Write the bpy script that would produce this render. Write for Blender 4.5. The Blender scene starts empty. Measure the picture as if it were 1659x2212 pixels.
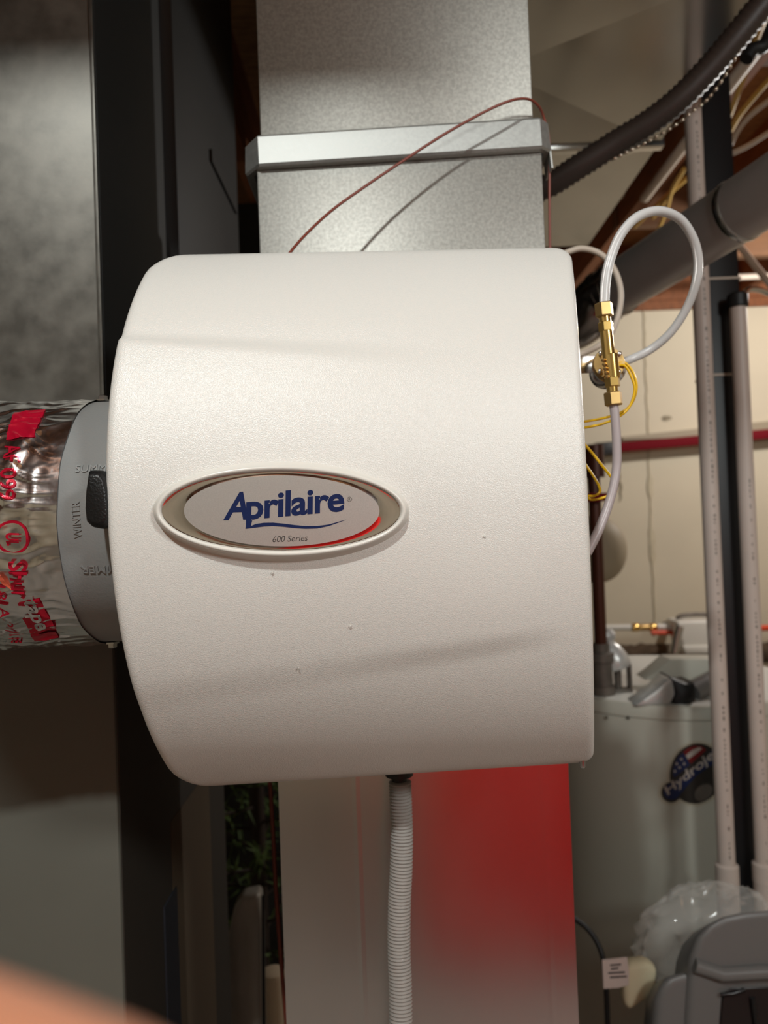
import bpy, bmesh, math, random
from mathutils import Vector, Matrix, noise
random.seed(7)
S = bpy.context.scene
COL = S.collection
# ---------------------------------------------------------------- camera, light, exposure
FPX, CZ = 1600.0, 1.5                       # focal length in pixels of the 1659x2212 frame, eye height
PITCH, ROLL = math.radians(1.0), math.radians(2.15)
CAM = Vector((0, 0, CZ))
_f = Vector((0, math.cos(PITCH), math.sin(PITCH)))
_u0 = Vector((0, -math.sin(PITCH), math.cos(PITCH)))
_x0 = Vector((1, 0, 0))
CR = _x0 * math.cos(ROLL) - _u0 * math.sin(ROLL)
CU = _x0 * math.sin(ROLL) + _u0 * math.cos(ROLL)
cd = bpy.data.cameras.new('camera'); cam = bpy.data.objects.new('camera', cd); COL.objects.link(cam)
cam.matrix_world = Matrix(((CR.x, CU.x, -_f.x, 0), (CR.y, CU.y, -_f.y, 0), (CR.z, CU.z, -_f.z, CZ), (0, 0, 0, 1)))
cd.sensor_fit = 'VERTICAL'; cd.lens = 26.0; cd.sensor_height = 26.0 * 2212 / FPX; cd.sensor_width = 26.0 * 1659 / FPX
cd.clip_start = 0.005; cd.clip_end = 50
cd.dof.use_dof = True; cd.dof.focus_distance = 0.47; cd.dof.aperture_fstop = 26.0 / 3.3
S.camera = cam
w = bpy.data.worlds.new('world'); S.world = w; w.use_nodes = True
w.node_tree.nodes['Background'].inputs[0].default_value = (0.05, 0.045, 0.04, 1)
w.node_tree.nodes['Background'].inputs[1].default_value = 0.3
def lamp(name, loc, power, col, rad):
    l = bpy.data.lights.new(name, 'POINT'); l.energy = power; l.color = col; l.shadow_soft_size = rad
    o = bpy.data.objects.new(name, l); o.location = loc; COL.objects.link(o); return o
lamp('bulb_over_humidifier', (-0.22, -0.46, 2.44), 40, (0.935, 1.0, 0.985), 0.025)
lamp('bulb_by_back_wall', (1.75, 2.35, 2.30), 40, (1.0, 0.98, 0.94), 0.05)
lamp('fill_behind_camera', (0.90, -0.62, 2.12), 36, (0.94, 1.0, 0.985), 0.12)  # unseen fill lamp, added to brighten the right side and the red cabinet
S.view_settings.view_transform = 'Standard'; S.view_settings.look = 'None'
S.view_settings.exposure = 0.05; S.view_settings.gamma = 1.0; S.view_settings.use_curve_mapping = False

# ---------------------------------------------------------------- helpers
def ray(px, py): return _f * FPX + CR * (px - 829.5) - CU * (py - 1106.0)
def at(px, py, Y): d = ray(px, py); return CAM + d * (Y / d.y)
def atz(px, py, z): d = ray(px, py); return CAM + d * ((z - CZ) / d.z)
def atx(px, py, X): d = ray(px, py); return CAM + d * (X / d.x)
def mm(px, Y): return px * Y / FPX
def proj(P):
    d = P - CAM; z = d.dot(_f)
    return 829.5 + FPX * d.dot(CR) / z, 1106.0 - FPX * d.dot(CU) / z
def hit_cyl(px, py, c, R, axis):            # ray against an endless cylinder along x (axis 0) or z (axis 2): near hit
    d = ray(px, py).normalized(); o = CAM - c
    k = [i for i in range(3) if i != axis]
    A = sum(d[i] ** 2 for i in k); Bq = 2 * sum(d[i] * o[i] for i in k); Cq = sum(o[i] ** 2 for i in k) - R * R
    D = Bq * Bq - 4 * A * Cq
    t = (-Bq - math.sqrt(D)) / (2 * A) if D > 0 else -Bq / (2 * A)
    return CAM + d * t
def ss(a, b, x):
    t = min(1, max(0, (x - a) / (b - a))); return t * t * (3 - 2 * t)
def lin(r, g, b):
    f = lambda c: (c / 255 / 12.92) if c / 255 <= 0.04045 else ((c / 255 + 0.055) / 1.055) ** 2.4
    return (f(r), f(g), f(b), 1)
M = {}
def mat(name, col, rough=0.5, metal=0.0, var=0.0, scale=20, bump=0.0, bscale=200, spec=0.5, rvar=0.0, stretch=(1, 1, 1),
        trans=0.0, alpha=1.0, coat=0.0, sss=0.0, col2=None, detail=4.0):
    m = bpy.data.materials.new(name); m.use_nodes = True; nt = m.node_tree; b = nt.nodes['Principled BSDF']
    b.inputs['Roughness'].default_value = rough; b.inputs['Metallic'].default_value = metal
    b.inputs['Base Color'].default_value = col; b.inputs['Specular IOR Level'].default_value = spec
    b.inputs['Transmission Weight'].default_value = trans; b.inputs['Alpha'].default_value = alpha
    b.inputs['Coat Weight'].default_value = coat
    if sss: b.inputs['Subsurface Weight'].default_value = sss; b.inputs['Subsurface Radius'].default_value = (0.01, 0.005, 0.003)
    tc = nt.nodes.new('ShaderNodeTexCoord'); mp = nt.nodes.new('ShaderNodeMapping'); mp.inputs['Scale'].default_value = stretch
    nt.links.new(tc.outputs['Object'], mp.inputs['Vector'])
    if var or rvar or col2:
        n = nt.nodes.new('ShaderNodeTexNoise'); n.inputs['Scale'].default_value = scale; n.inputs['Detail'].default_value = detail
        nt.links.new(mp.outputs[0], n.inputs['Vector'])
        r = nt.nodes.new('ShaderNodeValToRGB'); r.color_ramp.elements[0].position = 0.32; r.color_ramp.elements[1].position = 0.68
        c2 = col2 or tuple(min(1, c * (1 + var)) for c in col[:3]) + (1,)
        c1 = col if col2 else tuple(c * (1 - var) for c in col[:3]) + (1,)
        r.color_ramp.elements[0].color = c1; r.color_ramp.elements[1].color = c2
        nt.links.new(n.outputs['Fac'], r.inputs['Fac']); nt.links.new(r.outputs['Color'], b.inputs['Base Color'])
        if rvar:
            q = nt.nodes.new('ShaderNodeMapRange'); q.inputs['From Min'].default_value = 0.3; q.inputs['From Max'].default_value = 0.7
            q.inputs['To Min'].default_value = rough - rvar; q.inputs['To Max'].default_value = rough + rvar
            nt.links.new(n.outputs['Fac'], q.inputs['Value']); nt.links.new(q.outputs[0], b.inputs['Roughness'])
    if bump:
        n2 = nt.nodes.new('ShaderNodeTexNoise'); n2.inputs['Scale'].default_value = bscale; n2.inputs['Detail'].default_value = 2
        nt.links.new(mp.outputs[0], n2.inputs['Vector'])
        bp = nt.nodes.new('ShaderNodeBump'); bp.inputs['Strength'].default_value = bump; bp.inputs['Distance'].default_value = 0.0006
        nt.links.new(n2.outputs['Fac'], bp.inputs['Height']); nt.links.new(bp.outputs[0], b.inputs['Normal'])
    M[name] = m; return m
mat('cover_white', lin(229, 226, 220), 0.27, bump=0.5, bscale=1500, spec=0.75)
mat('rim_white', lin(228, 224, 216), 0.25)
mat('galv', (0.34, 0.325, 0.295, 1), 0.49, 0.75, var=0.15, scale=330, bump=0.04, bscale=300, detail=3)
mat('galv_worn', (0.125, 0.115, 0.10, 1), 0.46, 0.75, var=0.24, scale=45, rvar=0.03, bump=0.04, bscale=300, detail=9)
mat('galv_low', (0.74, 0.73, 0.72, 1), 0.20, 1.0, var=0.05, scale=9, rvar=0.03, stretch=(1, 1, 0.3))
mat('galv_trunk', (0.46, 0.45, 0.43, 1), 0.17, 1.0, var=0.05, scale=6)
mat('cleat', (0.40, 0.395, 0.375, 1), 0.52, 0.8, var=0.08, scale=300, rvar=0.02)
mat('furnace_paint', lin(98, 97, 88), 0.55, var=0.05, scale=8)
mat('gap_shade', lin(32, 31, 30), 0.6)
mat('side_shade_brown', lin(44, 38, 31), 0.7)
mat('side_shade_black', lin(30, 30, 29), 0.6)
mat('black', lin(16, 16, 17), 0.5)
mat('black_gloss', lin(14, 13, 15), 0.22)
mat('lever_black', lin(17, 17, 18), 0.38, bump=0.5, bscale=900)
mat('grey_plastic', lin(146, 147, 146), 0.42, bump=0.2, bscale=700)
mat('housing_grey', lin(120, 118, 114), 0.5)
mat('foil', (0.90, 0.89, 0.88, 1), 0.20, 1.0, rvar=0.06, scale=60, bump=0.5, bscale=110)
mat('print_red', lin(196, 18, 50), 0.22, 0.35)
mat('print_orange', lin(240, 110, 80), 0.4)
mat('chrome', (0.80, 0.79, 0.78, 1), 0.09, 1.0)
mat('satin', (0.74, 0.74, 0.74, 1), 0.32, 0.85, var=0.05, scale=1500)
mat('blue_ink', lin(4, 30, 78), 0.3)
mat('white_ink', lin(225, 222, 215), 0.4)
mat('grey_ink', lin(52, 50, 52), 0.4)
mat('brass', (0.78, 0.52, 0.17, 1), 0.20, 1.0, var=0.05, scale=80)
mat('brass_dull', (0.58, 0.39, 0.16, 1), 0.42, 1.0, var=0.05, scale=80)
mat('steel', (0.62, 0.61, 0.60, 1), 0.22, 1.0)
mat('tube_white', lin(228, 226, 224), 0.28, trans=0.25, spec=0.5)
mat('tube_grey', lin(176, 164, 164), 0.35)
mat('hose_white', lin(186, 180, 174), 0.22, trans=0.3)
mat('yellow_wire', lin(236, 186, 8), 0.35)
mat('brown_wire', lin(124, 58, 44), 0.45)
mat('conduit', lin(60, 50, 45), 0.45)
mat('chain', (0.6, 0.52, 0.42, 1), 0.2, 1.0)
mat('vent_pipe', lin(186, 183, 182), 0.36, 0.25, var=0.12, scale=5, rvar=0.05)
mat('vent_dark', (0.26, 0.23, 0.21, 1), 0.18, 1.0, var=0.2, scale=14, stretch=(3, 3, 0.3))
mat('pvc', lin(206, 190, 180), 0.45, var=0.04, scale=9)
mat('pvc_mark', lin(120, 108, 100), 0.5)
mat('post_black', lin(20, 20, 22), 0.45)
mat('concrete', lin(212, 200, 176), 0.85, var=0.06, scale=2.2, bump=0.5, bscale=14, detail=8)
mat('concrete_dark', lin(150, 138, 116), 0.9, var=0.12, scale=14)
mat('dim_wall', lin(92, 84, 74), 0.9, var=0.1, scale=4)
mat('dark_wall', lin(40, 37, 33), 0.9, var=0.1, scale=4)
mat('floor', lin(160, 154, 146), 0.8, var=0.1, scale=3)
mat('osb', lin(128, 88, 52), 0.8, col2=lin(168, 118, 70), scale=22, stretch=(1, 4, 1))
mat('joist', lin(132, 78, 42), 0.7, var=0.2, scale=10, stretch=(8, 0.6, 4))
mat('wood_light', lin(104, 70, 42), 0.7, var=0.12, scale=10, stretch=(1, 6, 6))
mat('red_paint', lin(112, 4, 20), 0.75, spec=0.2)
mat('red_gloss', lin(232, 24, 22), 0.4)
mat('heater_grey', lin(196, 192, 178), 0.5, var=0.03, scale=3)
mat('heater_top_lit', lin(222, 220, 212), 0.4)  # paler than the jacket: light falling on the lid is put into the colour
mat('copper_dark', lin(74, 34, 18), 0.4, 0.3)
mat('iron', lin(110, 102, 94), 0.5, 0.4, var=0.2, scale=40)
mat('silver_paint', lin(205, 204, 200), 0.3, 0.3)
mat('white_plastic', lin(226, 222, 212), 0.4)
mat('pex_red', lin(226, 74, 30), 0.4)
mat('tan', lin(160, 146, 122), 0.6)
mat('foam', lin(84, 68, 52), 0.9, var=0.25, scale=20)
mat('vac_grey', lin(112, 110, 108), 0.38, bump=0.1, bscale=400)
mat('vac_dark', lin(30, 22, 22), 0.3)
mat('bag', lin(236, 232, 226), 0.06, trans=0.0, alpha=0.26, spec=1.0)
mat('cream', lin(226, 214, 180), 0.75)
mat('paper', lin(216, 200, 192), 0.7)
mat('pine', lin(74, 96, 38), 0.7, var=0.4, scale=20)
mat('bark', lin(50, 36, 26), 0.8)
mat('cardboard', lin(78, 64, 46), 0.85)
mat('navy', lin(28, 29, 36), 0.7)
mat('film_grey', lin(160, 154, 144), 0.25, var=0.25, scale=24, stretch=(1, 1, 0.2), bump=0.6, bscale=40)
mat('white_roll', lin(206, 188, 160), 0.7)
mat('skin', lin(186, 126, 96), 0.5, sss=0.15)
mat('romex', lin(196, 156, 66), 0.5)
mat('cable_white', lin(196, 180, 164), 0.5)
mat('sticker_white', lin(172, 160, 150), 0.4)
mat('sticker_rim', lin(186, 176, 156), 0.4)
mat('sticker_dark', lin(46, 42, 38), 0.4)
mat('sticker_red', lin(110, 26, 26), 0.4)
mat('sticker_navy', lin(24, 38, 76), 0.4)

W = {}                                     # world position of every object's origin
def root(name, loc, label, cat, group=None):
    o = bpy.data.objects.new(name, None); o.empty_display_size = 0.02; COL.objects.link(o)
    o.location = loc; W[o.name] = Vector(loc); o['label'] = label; o['category'] = cat
    if group: o['group'] = group
    return o
def tag(o, label, cat, group=None):
    o['label'] = label; o['category'] = cat
    if group: o['group'] = group
    return o
def orient(z, hint=Vector((0, 0, 1))):
    z = Vector(z).normalized()
    if abs(z.dot(hint)) > 0.99: hint = Vector((0, 1, 0))
    x = hint.cross(z).normalized(); y = z.cross(x)
    return Matrix((x, y, z)).transposed().to_4x4()
def smooth_path(pts, n=8):
    P = [Vector(p) for p in pts]; P = [P[0] * 2 - P[1]] + P + [P[-1] * 2 - P[-2]]; out = []
    for i in range(1, len(P) - 2):
        for k in range(n):
            t = k / n; a, b, c, d = P[i - 1:i + 3]
            out.append(0.5 * ((2 * b) + (c - a) * t + (2 * a - 5 * b + 4 * c - d) * t * t + (3 * b - a - 3 * c + d) * t ** 3))
    return out + [P[-2]]
class MB:
    def __init__(s): s.v = []; s.f = []
    def add(s, vs, fs):
        k = len(s.v); s.v += [Vector(v) for v in vs]; s.f += [tuple(i + k for i in f) for f in fs]; return s
    def box(s, lo, hi, T=None):
        x0, y0, z0 = lo; x1, y1, z1 = hi
        vs = [Vector(p) for p in ((x0, y0, z0), (x1, y0, z0), (x1, y1, z0), (x0, y1, z0), (x0, y0, z1), (x1, y0, z1), (x1, y1, z1), (x0, y1, z1))]
        if T: vs = [T @ v for v in vs]
        return s.add(vs, [(0, 3, 2, 1), (4, 5, 6, 7), (0, 1, 5, 4), (1, 2, 6, 5), (2, 3, 7, 6), (3, 0, 4, 7)])
    def tube(s, pts, r, n=12, cap=True):
        P = [Vector(p) for p in pts]; rr = r if callable(r) else (lambda t: r)
        tg = [(P[min(i + 1, len(P) - 1)] - P[max(i - 1, 0)]).normalized() for i in range(len(P))]
        nx = tg[0].orthogonal().normalized(); vs = []; fs = []
        for i, p in enumerate(P):
            nx = (nx - tg[i] * nx.dot(tg[i])).normalized(); ny = tg[i].cross(nx); q = rr(i / (len(P) - 1))
            for k in range(n):
                a = 2 * math.pi * k / n; vs.append(p + (nx * math.cos(a) + ny * math.sin(a)) * q)
        for i in range(len(P) - 1):
            for k in range(n):
                fs.append((i * n + k, i * n + (k + 1) % n, (i + 1) * n + (k + 1) % n, (i + 1) * n + k))
        if cap: fs += [tuple(range(n - 1, -1, -1)), tuple(range((len(P) - 1) * n, len(P) * n))]
        return s.add(vs, fs)
    def lathe(s, prof, n=32, T=None, cap=True):
        vs = []; fs = []
        for r, h in prof:
            for k in range(n):
                a = 2 * math.pi * k / n; vs.append(Vector((r * math.cos(a), r * math.sin(a), h)))
        for i in range(len(prof) - 1):
            for k in range(n):
                fs.append((i * n + k, i * n + (k + 1) % n, (i + 1) * n + (k + 1) % n, (i + 1) * n + k))
        if cap: fs += [tuple(range(n - 1, -1, -1)), tuple(range((len(prof) - 1) * n, len(prof) * n))]
        if T: vs = [T @ v for v in vs]
        return s.add(vs, fs)
    def prism(s, poly, h0, h1, T=None):
        n = len(poly); vs = [Vector((x, y, h0)) for x, y in poly] + [Vector((x, y, h1)) for x, y in poly]
        if T: vs = [T @ v for v in vs]
        return s.add(vs, [tuple(range(n - 1, -1, -1)), tuple(range(n, 2 * n))] + [(i, (i + 1) % n, n + (i + 1) % n, n + i) for i in range(n)])
    def build(s, name, m, parent=None, bevel=0, seg=2, angle=40, flat=False, recalc=True, kind=None):
        me = bpy.data.meshes.new(name); me.from_pydata([tuple(v) for v in s.v], [], s.f); me.update()
        if bevel or recalc:
            bm = bmesh.new(); bm.from_mesh(me)
            if recalc: bmesh.ops.recalc_face_normals(bm, faces=bm.faces)
            if bevel:
                es = [e for e in bm.edges if len(e.link_faces) == 2 and e.calc_face_angle(0) > 0.5]
                bmesh.ops.bevel(bm, geom=es, offset=bevel, segments=seg, affect='EDGES', profile=0.5)
            bm.to_mesh(me); bm.free()
        return link(name, me, m, parent, angle, flat, kind)
def link(name, me, m, parent=None, angle=40, flat=False, kind=None):
    if me.vertices:
        lo = [min(v.co[i] for v in me.vertices) for i in range(3)]; hi = [max(v.co[i] for v in me.vertices) for i in range(3)]
        c = Vector(((lo[0] + hi[0]) / 2, (lo[1] + hi[1]) / 2, lo[2]))
    else: c = Vector()
    me.transform(Matrix.Translation(-c))
    if not flat:
        me.shade_smooth(); me.set_sharp_from_angle(angle=math.radians(angle))
    o = bpy.data.objects.new(name, me); COL.objects.link(o); me.materials.append(M[m] if isinstance(m, str) else m)
    W[o.name] = c.copy()
    if parent: o.parent = parent; o.location = c - W[parent.name]
    else: o.location = c
    if kind: o['kind'] = kind
    return o
def struct(name, mb, m, **k): return mb.build(name, m, kind='structure', **k)
def text_mesh(txt, shear=0, offset=0, res=4, extrude=0, spacing=1.0, fine=0.22):
    c = bpy.data.curves.new('t', 'FONT'); c.body = txt; c.size = 1; c.shear = shear; c.offset = offset
    c.resolution_u = res; c.extrude = extrude; c.space_character = spacing
    o = bpy.data.objects.new('t', c); COL.objects.link(o); bpy.context.view_layer.update()
    me = bpy.data.meshes.new_from_object(o.evaluated_get(bpy.context.evaluated_depsgraph_get()))
    bpy.data.objects.remove(o); bpy.data.curves.remove(c)
    bm = bmesh.new(); bm.from_mesh(me)
    bmesh.ops.triangulate(bm, faces=bm.faces)
    for _ in range(4):
        es = [e for e in bm.edges if e.calc_length() > fine]
        if not es: break
        bmesh.ops.subdivide_edges(bm, edges=es, cuts=1); bmesh.ops.triangulate(bm, faces=bm.faces)
    bm.verts.index_update()
    vs = [v.co.copy() for v in bm.verts]; fs = [tuple(v.index for v in f.verts) for f in bm.faces]
    bm.free(); bpy.data.meshes.remove(me)
    lo = [min(v[i] for v in vs) for i in range(2)]; hi = [max(v[i] for v in vs) for i in range(2)]
    return vs, fs, lo, hi

# ---------------------------------------------------------------- the setting
CEIL = 2.50
struct('floor', MB().box((-2.6, -3.0, -0.1), (3.6, 3.7, 0)), 'floor')
ceiling = struct('ceiling', MB().box((-2.6, -3.0, CEIL + 0.235), (3.6, 3.7, CEIL + 0.30)), 'osb')
x = -2.4
while x < 3.5:
    MB().box((x, -2.98, CEIL), (x + 0.04, 3.36, CEIL + 0.235)).build('joist', 'joist', ceiling); x += 0.406
for x0, y0 in ((0.85, 1.62), (0.85, 2.55), (1.256, 1.95), (1.256, 2.9), (0.444, 2.3), (1.662, 2.4)):
    MB().box((x0 - 0.008, y0, CEIL + 0.005), (x0 + 0.348, y0 + 0.04, CEIL + 0.23)).build('blocking_board', 'wood_light', ceiling)
wall_back = struct('wall_back', MB().box((-2.6, 3.4, 0), (3.6, 3.7, CEIL - 0.02)), 'concrete')
MB().box((-2.5, 3.38, CEIL - 0.06), (3.5, 3.6, CEIL - 0.02)).build('sill_plate', 'joist', wall_back)
MB().box((-2.5, 3.37, CEIL - 0.02), (3.5, 3.41, CEIL + 0.235)).build('rim_board', 'joist', wall_back)
struct('wall_left', MB().box((-2.7, -3.0, 0), (-2.6, 3.7, CEIL + 0.235)), 'concrete')
struct('wall_right', MB().box((3.6, -3.0, 0), (3.7, 3.7, CEIL + 0.235)), 'concrete')
struct('wall_front', MB().box((-2.6, -3.1, 0), (3.6, -3.0, CEIL + 0.235)), 'concrete')
struct('shade_beam', MB().box((-2.55, 0.0, 2.225), (3.55, 0.14, CEIL)), 'joist', bevel=0.004)  # unseen overhead beam, added to shade the top of the duct
struct('wall_gap_screen', MB().box((-2.6, 2.25, 0), (0.34, 2.32, CEIL)), 'dark_wall')  # added screen behind the gap, its dark colour stands in for shade
# crack repair marks and stains on the back wall
def wall_blob(px, pys, m, name, amp=6):
    vs = []; fs = []
    for i, (py, hw) in enumerate(pys):
        j = random.uniform(-amp, amp) * 0.5
        for sgn in (-1, 1): vs.append(at(px(py) + j + sgn * hw, py, 3.398))
        for sgn in (-1, 1): vs.append(at(px(py) + j + sgn * hw * 0.6, py, 3.394))
        if i:
            a = (i - 1) * 4; b = i * 4
            fs += [(a, a + 2, b + 2, b), (a + 2, a + 3, b + 3, b + 2), (a + 3, a + 1, b + 1, b + 3)]
    return MB().add(vs, fs).build(name, m, wall_back)
seam = [(660 + i * 14, 1.6 + 2.2 * abs(noise.noise(Vector((i * 0.31, 0, 0)))) + (5 if 1030 < 660 + i * 14 < 1080 or 1140 < 660 + i * 14 < 1215 else 0)) for i in range(52)]
mat('wall_seam', lin(196, 184, 158), 0.9, var=0.1, scale=30)
wall_blob(lambda y: 1391 + (y - 660) * 0.034, seam, 'wall_seam', 'crack_seam', 3)
wall_blob(lambda y: 1240 + y * 0.0, [(1180, 3), (1250, 3)], 'wall_seam', 'crack_seam')
wall_blob(lambda y: 1340, [(1020 + i * 9, 1 + 2.2 * math.sin(i * 0.5) ** 2) for i in range(8)], 'concrete_dark', 'wall_stain')
wall_blob(lambda y: 1395 + 0, [(752, 3), (757, 8), (763, 9), (768, 4)], 'concrete_dark', 'tie_hole')
wall_blob(lambda y: 1438, [(898, 6), (903, 12), (908, 6)], 'concrete_dark', 'wall_stain')

# ---------------------------------------------------------------- sheet-metal ducts
DY = 0.70
xl = at(560, 520, DY).x; xr = at(1178, 520, DY).x
band_c = at(855, 300, DY).z
duct = root('supply_duct', ((xl + xr) / 2, DY + 0.13, 0.0), 'tall rectangular galvanized steel duct directly behind the white humidifier', 'duct')
bl = at(545, 325, DY - 0.006); br = at(1172, 285, DY - 0.006)
zmid = (bl.z + br.z) / 2
MB().box((xl + 0.004, DY + 0.004, zmid - 0.01), (xr - 0.006, DY + 0.26, CEIL - 0.004)).build('upper_section', 'galv', duct, bevel=0.0015)
MB().box((xl, DY, 1.36), (xr, DY + 0.266, zmid - 0.012)).build('middle_section', 'galv', duct, bevel=0.0015)
low = MB()
xs = [xl, at(776, 1900, DY).x - 0.004, at(776, 1900, DY).x, at(776, 1900, DY).x + 0.004, at(1182, 1900, DY).x - 0.004, at(1182, 1900, DY).x, at(1182, 1900, DY).x + 0.004, xr + 0.001]
ys = [DY, DY, DY - 0.00012, DY, DY, DY - 0.00012, DY, DY]
low.prism([(a, b) for a, b in zip(xs, ys)] + [(xr + 0.001, DY + 0.268), (xl, DY + 0.268)], 0.0, 1.36)
low.build('lower_section', 'galv_low', duct, flat=True)
# drive cleat band round the joint, a little crooked
ang = math.atan2(br.z - bl.z, br.x - bl.x)
Tb = Matrix.Translation(((bl.x + br.x) / 2, DY, zmid)) @ Matrix.Rotation(-ang, 4, 'Y')
hw = (br - bl).length / 2 + 0.002; hh = mm(43, DY) * 0.80
prof = [(-hh - 0.0015, -0.0005), (-hh - 0.001, -0.0065), (-hh + 0.001, -0.0085), (hh - 0.003, -0.007), (hh, -0.004), (hh + 0.002, -0.0005)]
bm_ = MB(); vs = []; fs = []
loop = lambda o: [(-hw + 0.008 - o * 0.3, 0.27 - o), (-hw - o, 0.26), (-hw - o, 0.012 - o * 0.2), (-hw + 0.008, -o), (hw - 0.004, -o), (hw + o * 0.8, 0.004 - o * 0.3), (hw + o * 0.8, 0.26), (hw - 0.008, 0.27)]
for z_, o_ in prof:
    for p in loop(-o_ if o_ < 0 else o_): vs.append(Tb @ Vector((p[0], p[1], z_)))
n = 8
for i in range(len(prof) - 1):
    for k in range(n - 1): fs.append((i * n + k, i * n + k + 1, (i + 1) * n + k + 1, (i + 1) * n + k))
bm_.add(vs, fs); bm_.build('drive_cleat', 'cleat', duct, angle=25)
MB().box((-0.0008, -0.006, -hh - 0.016), (0.0008, 0.02, hh - 0.01), Tb @ Matrix.Translation((hw + 0.0055, 0.008, 0)) @ Matrix.Rotation(-0.05, 4, 'Y')).build('cleat_tab', 'cleat', duct)

LY = 0.668
lx = at(222, 820, LY).x
pl = root('return_duct', (lx - 0.33, LY + 0.11, 1.44), 'worn galvanized duct at the left edge above the foil-taped pipe', 'duct')
MB().box((lx - 0.66, LY, 1.44), (lx, LY + 0.215, CEIL - 0.004)).build('duct_body', 'galv_worn', pl, bevel=0.0012)
MB().box((lx - 0.0025, LY - 0.0016, 1.445), (lx + 0.0012, LY, CEIL - 0.006)).build('folded_edge', 'galv_worn', pl, bevel=0.0005)
fz = 1.435
fu = root('furnace', (lx - 0.33, LY + 0.22, 0), 'grey painted furnace cabinet at the lower left below the foil-taped pipe', 'furnace')
MB().box((lx - 0.66, LY + 0.004, 0), (lx, 1.09, fz)).build('cabinet', 'furnace_paint', fu, bevel=0.003)
a = atx(368, 1775, lx + 0.001); b = atx(462, 2050, lx + 0.001)
MB().box((lx, a.y, b.z - 0.25), (lx + 0.0018, b.y, a.z)).build('paper_label', 'cardboard', fu)
a = atx(350, 1960, lx); b = atx(392, 2212, lx)
MB().box((lx, a.y, b.z - 0.05), (lx + 0.003, b.y - 0.01, a.z)).build('access_plate', 'navy', fu)
MB().box((lx, LY + 0.008, 0.02), (lx + 0.0012, 1.088, fz - 0.004)).build('shade_sheet', 'side_shade_brown', fu)  # thin dark sheet, paints the shade on the cabinet side
MB().box((lx, LY + 0.004, 1.442), (lx + 0.0012, LY + 0.213, CEIL - 0.006)).build('shade_sheet', 'side_shade_black', pl)  # galvanized side in shade, darkness painted on with a thin sheet
rp = root('blocking_plenum', (lx - 0.2, 1.1, 1.5), 'sheet metal plenum added in the gap between the two ducts, coloured dark for the shade there', 'duct')
MB().box((lx - 0.5, 0.90, 1.44), (lx + 0.012, 1.30, CEIL - 0.004)).build('plenum_body', 'gap_shade', rp, bevel=0.002)  # added to hide the lit back room, shade put into its colour
a = atx(452, 322, lx + 0.012); b = atx(545, 540, lx + 0.012)
MB().box((lx + 0.0118, a.y, b.z), (lx + 0.016, 1.27, a.z)).build('gap_dark_panel', 'black', rp)  # black panel painted in for the darkness of the gap

TZ = CZ + 0.75
e1 = atz(1420, 315, TZ); e2 = atz(1270, 530, TZ); e0 = atz(1625, 0, TZ)
sy = atz(1230, 321, TZ).y
tr = root('trunk_duct', (0.15, 1.55, TZ), 'wide galvanized trunk duct overhead seen from below at upper right', 'duct')
for y0, y1, nm in ((0.99, sy - 0.004, 'near_section'), (sy + 0.004, e2.y, 'far_section')):
    xe0 = e1.x + (e0.x - e1.x) * (e1.y - y0) / (e1.y - e0.y); xe1 = e1.x + (e2.x - e1.x) * (y1 - e1.y) / (e2.y - e1.y)
    xa = xl - 0.02; xc = (xa + xe0) / 2; yc = (y0 + y1) / 2
    MB().add([(xa, y0, TZ), (xe0, y0, TZ), (xe1, y1, TZ), (xa, y1, TZ), (xc, yc, TZ + 0.012),
              (xa, y0, CEIL - 0.004), (xe0, y0, CEIL - 0.004), (xe1, y1, CEIL - 0.004), (xa, y1, CEIL - 0.004)],
             [(0, 1, 4), (1, 2, 4), (2, 3, 4), (3, 0, 4), (0, 5, 6, 1), (1, 6, 7, 2), (2, 7, 8, 3), (3, 8, 5, 0), (5, 8, 7, 6)]).build(nm, 'galv_trunk', tr, flat=True)
MB().box((xl - 0.02, sy - 0.012, TZ - 0.006), (e1.x + 0.01, sy + 0.012, TZ + 0.1)).build('seam_cleat', 'galv_trunk', tr, bevel=0.002)

# ---------------------------------------------------------------- the humidifier
TL, BL_, TR_, BR_ = at(338, 547, 0.552), at(393, 1706, 0.552), at(1236, 530, 0.571), at(1286, 1650, 0.571)
bL = Vector((-0.0075, -0.105, 0)); bR = Vector((-0.020, -0.090, 0))
def surf(s, zn, raised=True):
    g = 1 - (0.73 * zn * zn + 0.27 * zn ** 4); k = (zn + 1) / 2
    P = (BL_.lerp(TL, k) + bL * g).lerp(BR_.lerp(TR_, k) + bR * g, s)
    if raised:
        wdt = (0.035 + 0.10 * s) if zn > 0 else (0.13 - 0.05 * s)
        up = 1 - ss(0.60 - 0.08 * s - wdt, 0.60 - 0.08 * s, zn); dn = ss(-0.64 + 0.17 * s, -0.64 + 0.17 * s + wdt, zn)
        fade = (1 - ss(0.35, 0.85, s)) if zn > 0 else (1 - ss(0.75, 1.0, s))
        mid = 1 - ss(0.45, 0.9, s)
        q = ss(0.0, 0.35, abs(zn)); h = (0.0013 + 0.0022 * ss(-0.4, 0.4, zn) + 0.0012 * ss(0.35, 0.65, s) * ss(0.1, -0.4, zn)) * (fade * q + mid * (1 - q)) * up * dn
        sl = 2 * 0.1 * (0.73 * zn + 0.54 * zn ** 3) / 0.2
        P = P + Vector((0, -1, sl)).normalized() * h
    return P
hum = root('humidifier', (0.0, 0.6, TL.z - 0.41), 'white bulging furnace humidifier with silver oval badge mounted on the duct', 'humidifier')
Wd, Hd, RF = 0.312, 0.40, 0.006
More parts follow.
